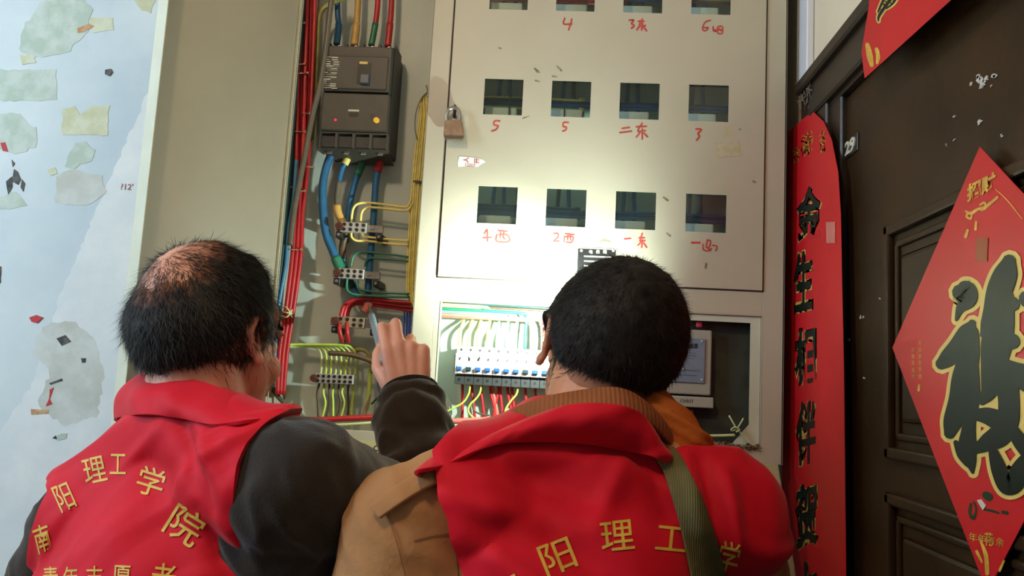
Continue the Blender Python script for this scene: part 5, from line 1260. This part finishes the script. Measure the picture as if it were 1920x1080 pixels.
# ================================================================== right man
LS, RS = P(772, 985, 0.875), P(1350, 972, 0.99)
NB = P(1118, 815, 0.985); PV = Vector((0.04, 0.76, 0.96))
hc = P(1132, 684, 1.05)
fy = -6 * D2R
HU = Vector((0.32, 0.10, 1)).normalized(); HR, HF, HU = frame(HU, (math.cos(fy), math.sin(-fy), -.2))
feet2 = [(-0.07, 0.74, 0), (0.15, 0.80, 0)]
EL, WRI = P(1392, 1090, 1.12), P(1122, 708, 1.225)
EL2 = Vector((-0.17, 0.84, 1.00)); WR2 = Vector((-0.07, 1.03, 0.93))
p2 = thing('person', 'dark haired man in red vest over tan jacket with olive bag strap', 'person', (0.04, 0.76, 0.0), 'volunteers working at the meter cabinet')
bm = bm_(); HK = 1.03
head_bm(bm, hc, HR, HF, HU, HK)
limb(bm, hc - HU * .03 - HF * .022, NB + Vector((0, .02, 0)), .062, .070); limb(bm, hc - HU * .06 + HF * .01, NB + Vector((.0, .06, -.01)), .050, .058)
TR, TF, TU = torso(bm, NB, PV, LS, RS, -0.018)
chain(bm, [RS, EL, WRI], [.052, .042, .028]); chain(bm, [LS, EL2, WR2], [.052, .042, .028]); legs(bm, PV, TR, TF, 0, feet2)
_, HW2 = hand_bm(bm, WRI, (-0.35, 0.35, 0.9), (0.5, -1.0, 0.3), (-1, -.2, -.2), 1.0, curls=[(70, 80, 50)] * 4, thumb=[(.030, .030, -.014), (.040, .055, -.036), (.026, .075, -.050), (.006, .082, -.054)])
hand_bm(bm, WR2, (0.2, 0.6, -0.5), (-.5, -.3, .3), (0, 1, 1), 1.0, curls=[(25, 35, 20)] * 4)
body = fuse(bm, 0.0032, 5); body.name = 'body'; hb = bvh_of(body)
link_mesh('body', body, M_skin2, p2, True); eyes(p2, hc, HR, HF, HU, HK)
def lim2(az, z, L, d):
    a = abs(az)
    pts = [(0, .50), (40, .48), (58, .15), (70, -.22), (84, -.28), (92, -.05), (104, -.08), (114, -.42), (126, -.66), (150, -.72), (180, -.74)]
    for (a0, v0), (a1, v1) in zip(pts, pts[1:]):
        if a0 <= a <= a1: lm = v0 + (v1 - v0) * (a - a0) / (a1 - a0); break
    return smoothstep(lm - .04, lm + .30, z) * 1.08 - .06
hair_part('hair', hb, hc, HR, HF, HU, lim2, 0.013, M_hair, p2, 34000, .015, .0020, lambda x, y, z: (x * .5, .1 - y * .2, -1.0) if z < .6 else (x + .2, y * .3 + .4, -.3), seed=5, k=HK, strand_r=.00036)
def fold2(p, n):
    a = ns(p, 12, 5.0) * 0.004; r_ = abs(ns((p[0] + p[2] * .6, p[1], p[2]), 15, 2.0)); a += (0.3 - r_) * 0.010 if r_ < .3 else 0
    return a
bm = bm_(); torso(bm, NB, PV, LS, RS, 0.004)
chain(bm, [RS, EL, WRI - (WRI - EL).normalized() * .03], [.066, .062, .045]); chain(bm, [LS + Vector((0, .01, -.01)), EL2, WR2 - (WR2 - EL2).normalized() * .03], [.078, .070, .045])
j2 = fuse(bm, 0.005, 8); displace(j2, fold2); jb2 = bvh_of(j2); j2.name = 'jacket'; link_mesh('jacket', j2, M_tan, p2, True)
bm = bm_(); torso(bm, NB, PV, LS, RS, 0.021); v2 = fuse(bm, 0.0055, 10); _b = bvh_of(v2)
poly = [XZ(820, 850, .93), XZ(829, 905, .86), XZ(846, 960, .83), XZ(858, 1010, .82), XZ(866, 1060, .81), XZ(872, 1140, .80), XZ(850, 1300, .80), (-0.16, .86), (0.34, .86), (0.36, 1.0), (0.355, 1.22), (0.45, 1.28), (0.45, 1.42), XZ(1300, 835, 1.0), XZ(1262, 842, 1.0), XZ(1228, 836, 1.0), XZ(1190, 740, .98), XZ(900, 760, .95)]
v2 = prism_cut(v2, poly, .35, 1.4); v2.name = 'vest'
CR2 = crease_fn([((880, 852), (1240, 985), .016, -.007), ((960, 845), (1270, 930), .014, .007), ((850, 925), (1000, 975), .012, .006), ((1000, 970), (1150, 1080), .014, -.006), ((1340, 880), (1372, 1080), .010, -.007), ((1310, 870), (1330, 1000), .010, .006), ((1390, 900), (1400, 1040), .010, .006), ((880, 990), (1000, 1080), .014, .006), ((1180, 870), (1120, 980), .012, .004)])
def foldv2(p, n):
    a = ns(p, 6, 2.0) * 0.008
    t = p[0] * 0.9 + (p[2] - 1.3) * 1.5
    a += 0.003 * math.sin(t * 30 + ns(p, 4, 3) * 4)
    r_ = abs(ns((p[0] * .7 + p[2] * .8, p[1], p[2] * .8), 9, 6.0)); a += (0.24 - r_) * 0.022 if r_ < .24 else 0
    return max(a + CR2(p), -.009)
displace(v2, foldv2); vb2 = bvh_of(v2)
vo2 = link_mesh('vest', v2, M_vest, p2, False); v2.polygons.foreach_set('use_smooth', [True] * len(v2.polygons)); v2.set_sharp_from_angle(angle=0.9)
# tan jacket's corduroy collar under the vest collar
top = [P(880, 836, 1.0), P(930, 790, .955), P(1002, 753, .935), P(1085, 735, .93), P(1160, 730, .93), P(1212, 758, .95), P(1244, 800, 1.0), P(1235, 850, 1.08), P(1130, 870, 1.16), P(1000, 860, 1.13)]
bot = [P(880, 860, .99), P(925, 822, .93), P(1000, 792, .905), P(1080, 775, .89), P(1165, 772, .89), P(1222, 800, .915), P(1262, 850, .98), P(1250, 890, 1.08), P(1130, 910, 1.17), P(980, 900, 1.13)]
grid_part('corduroy_collar', top, bot, M_cord, p2, rows=6, n=7, bulge=.006, th=.006, seed=4)
top = [P(858, 852, .97), P(932, 812, .925), P(1004, 781, .895), P(1075, 760, .88), P(1165, 761, .88), P(1210, 785, .90), P(1243, 850, .95), P(1240, 900, 1.06), P(1130, 930, 1.17), P(970, 910, 1.13)]
bot = [onto(jb2, 784, 892, .022, .86), onto(jb2, 835, 874, .024, .86), onto(vb2, 905, 842, .012, .85), onto(vb2, 965, 828, .010), onto(vb2, 1080, 829, .010), onto(vb2, 1180, 845, .010), onto(vb2, 1247, 866, .010), P(1290, 900, 1.06), P(1130, 960, 1.18), P(900, 930, 1.12)]
grid_part('vest_collar', top, bot, M_vest, p2, rows=8, n=8, bulge=.010, th=.004, fold=.003, seed=7)
# orange brown fleece showing at the right of the collar
b = bm_()
for k, (a, c) in enumerate((((1228, 772), (1288, 828)), ((1232, 795), (1300, 846)), ((1240, 822), (1310, 862)), ((1225, 800), (1270, 870)))):
    limb(b, P(*a, 1.00 + .01 * k), P(*c, .985 + .01 * k), .030, .027)
fl = fuse(b, .004, 4); displace(fl, lambda p, n: math.sin((p[2] * 1.0 + p[0] * .5) * 420) * .0018 + ns(p, 40) * .002); fl.name = 'fleece_scarf'; link_mesh('fleece_scarf', fl, M_orange, p2, True)
ribbon_on('epaulette', jb2, [(703, 962, 30), (730, 940, 34), (780, 908, 34), (845, 876, 34)], 32, M_tan, p2, off=.011, th=.005)
for sm in ([(775, 1014), (815, 1004), (862, 996)], [(724, 962), (742, 1010), (760, 1080)], [(852, 1000), (856, 1040), (860, 1090)]): ribbon_on('stitched_seam', jb2, sm, 2.2, M_stitch, p2, off=.0012, th=.0012, across=1)
bag = ribbon_on('shoulder_strap', vb2, [(1240, 842, 40), (1262, 872, 46), (1284, 925, 54), (1304, 985, 60), (1322, 1050, 66), (1336, 1120, 70), (1350, 1200, 74)], 56, M_olive, p2, off=.0055, th=.003)
bag['label'] = 'olive canvas bag strap across the back'
vest_text([('南', 950, 1112, 60, 64, -.5, 0), ('阳', 1045, 1044, 62, 62, -.38, 0), ('理', 1157, 1004, 62, 56, -.10, 0), ('工', 1259, 1010, 58, 46, .10, 0), ('学', 1366, 1046, 40, 62, .25, 0)], vb2, M_yel, vo2)
bm = bm_(); blob(bm, PV, (.165, .12, .12)); legs(bm, PV, TR, TF, .014, feet2); tr = fuse(bm, .008, 6); tr.name = 'trousers'; link_mesh('trousers', tr, M_trou, p2, True); shoes(p2, feet2, -.2)

# torch in his right hand, shining on the cabinet
tq = P(1062, 588, 1.345); tt = P(982, 545, 1.5); td = (tt - tq).normalized()
tor = thing('flashlight', 'small black flashlight held up before the right man\'s face', 'flashlight', tq)
b = bm_(); tube(b, [tq - td * .115, tq - td * .11, tq - td * .03, tq - td * .022, tq - td * .004], lambda t: .012 if t < .6 else .016, 20, 4); obj('torch_barrel', b, M_blkpl2, tor, True)
b = bm_(); cyl(b, tq - td * .004, tq - td * .0025, .014, .014, 20); obj('torch_lens', b, mat('lit torch lens', (225, 255, 240), 0.2, emit=8), tor)
light('flashlight_beam', 'SPOT', tq + td * .002, tt, 30, (0.84, 1.0, 0.93), spot_size=84 * D2R, spot_blend=1.0, shadow_soft_size=0.01)
light('flashlight_spill', 'SPOT', tq + td * .002, tt, 13, (0.82, 1.0, 0.92), spot_size=165 * D2R, spot_blend=0.5, shadow_soft_size=0.006)
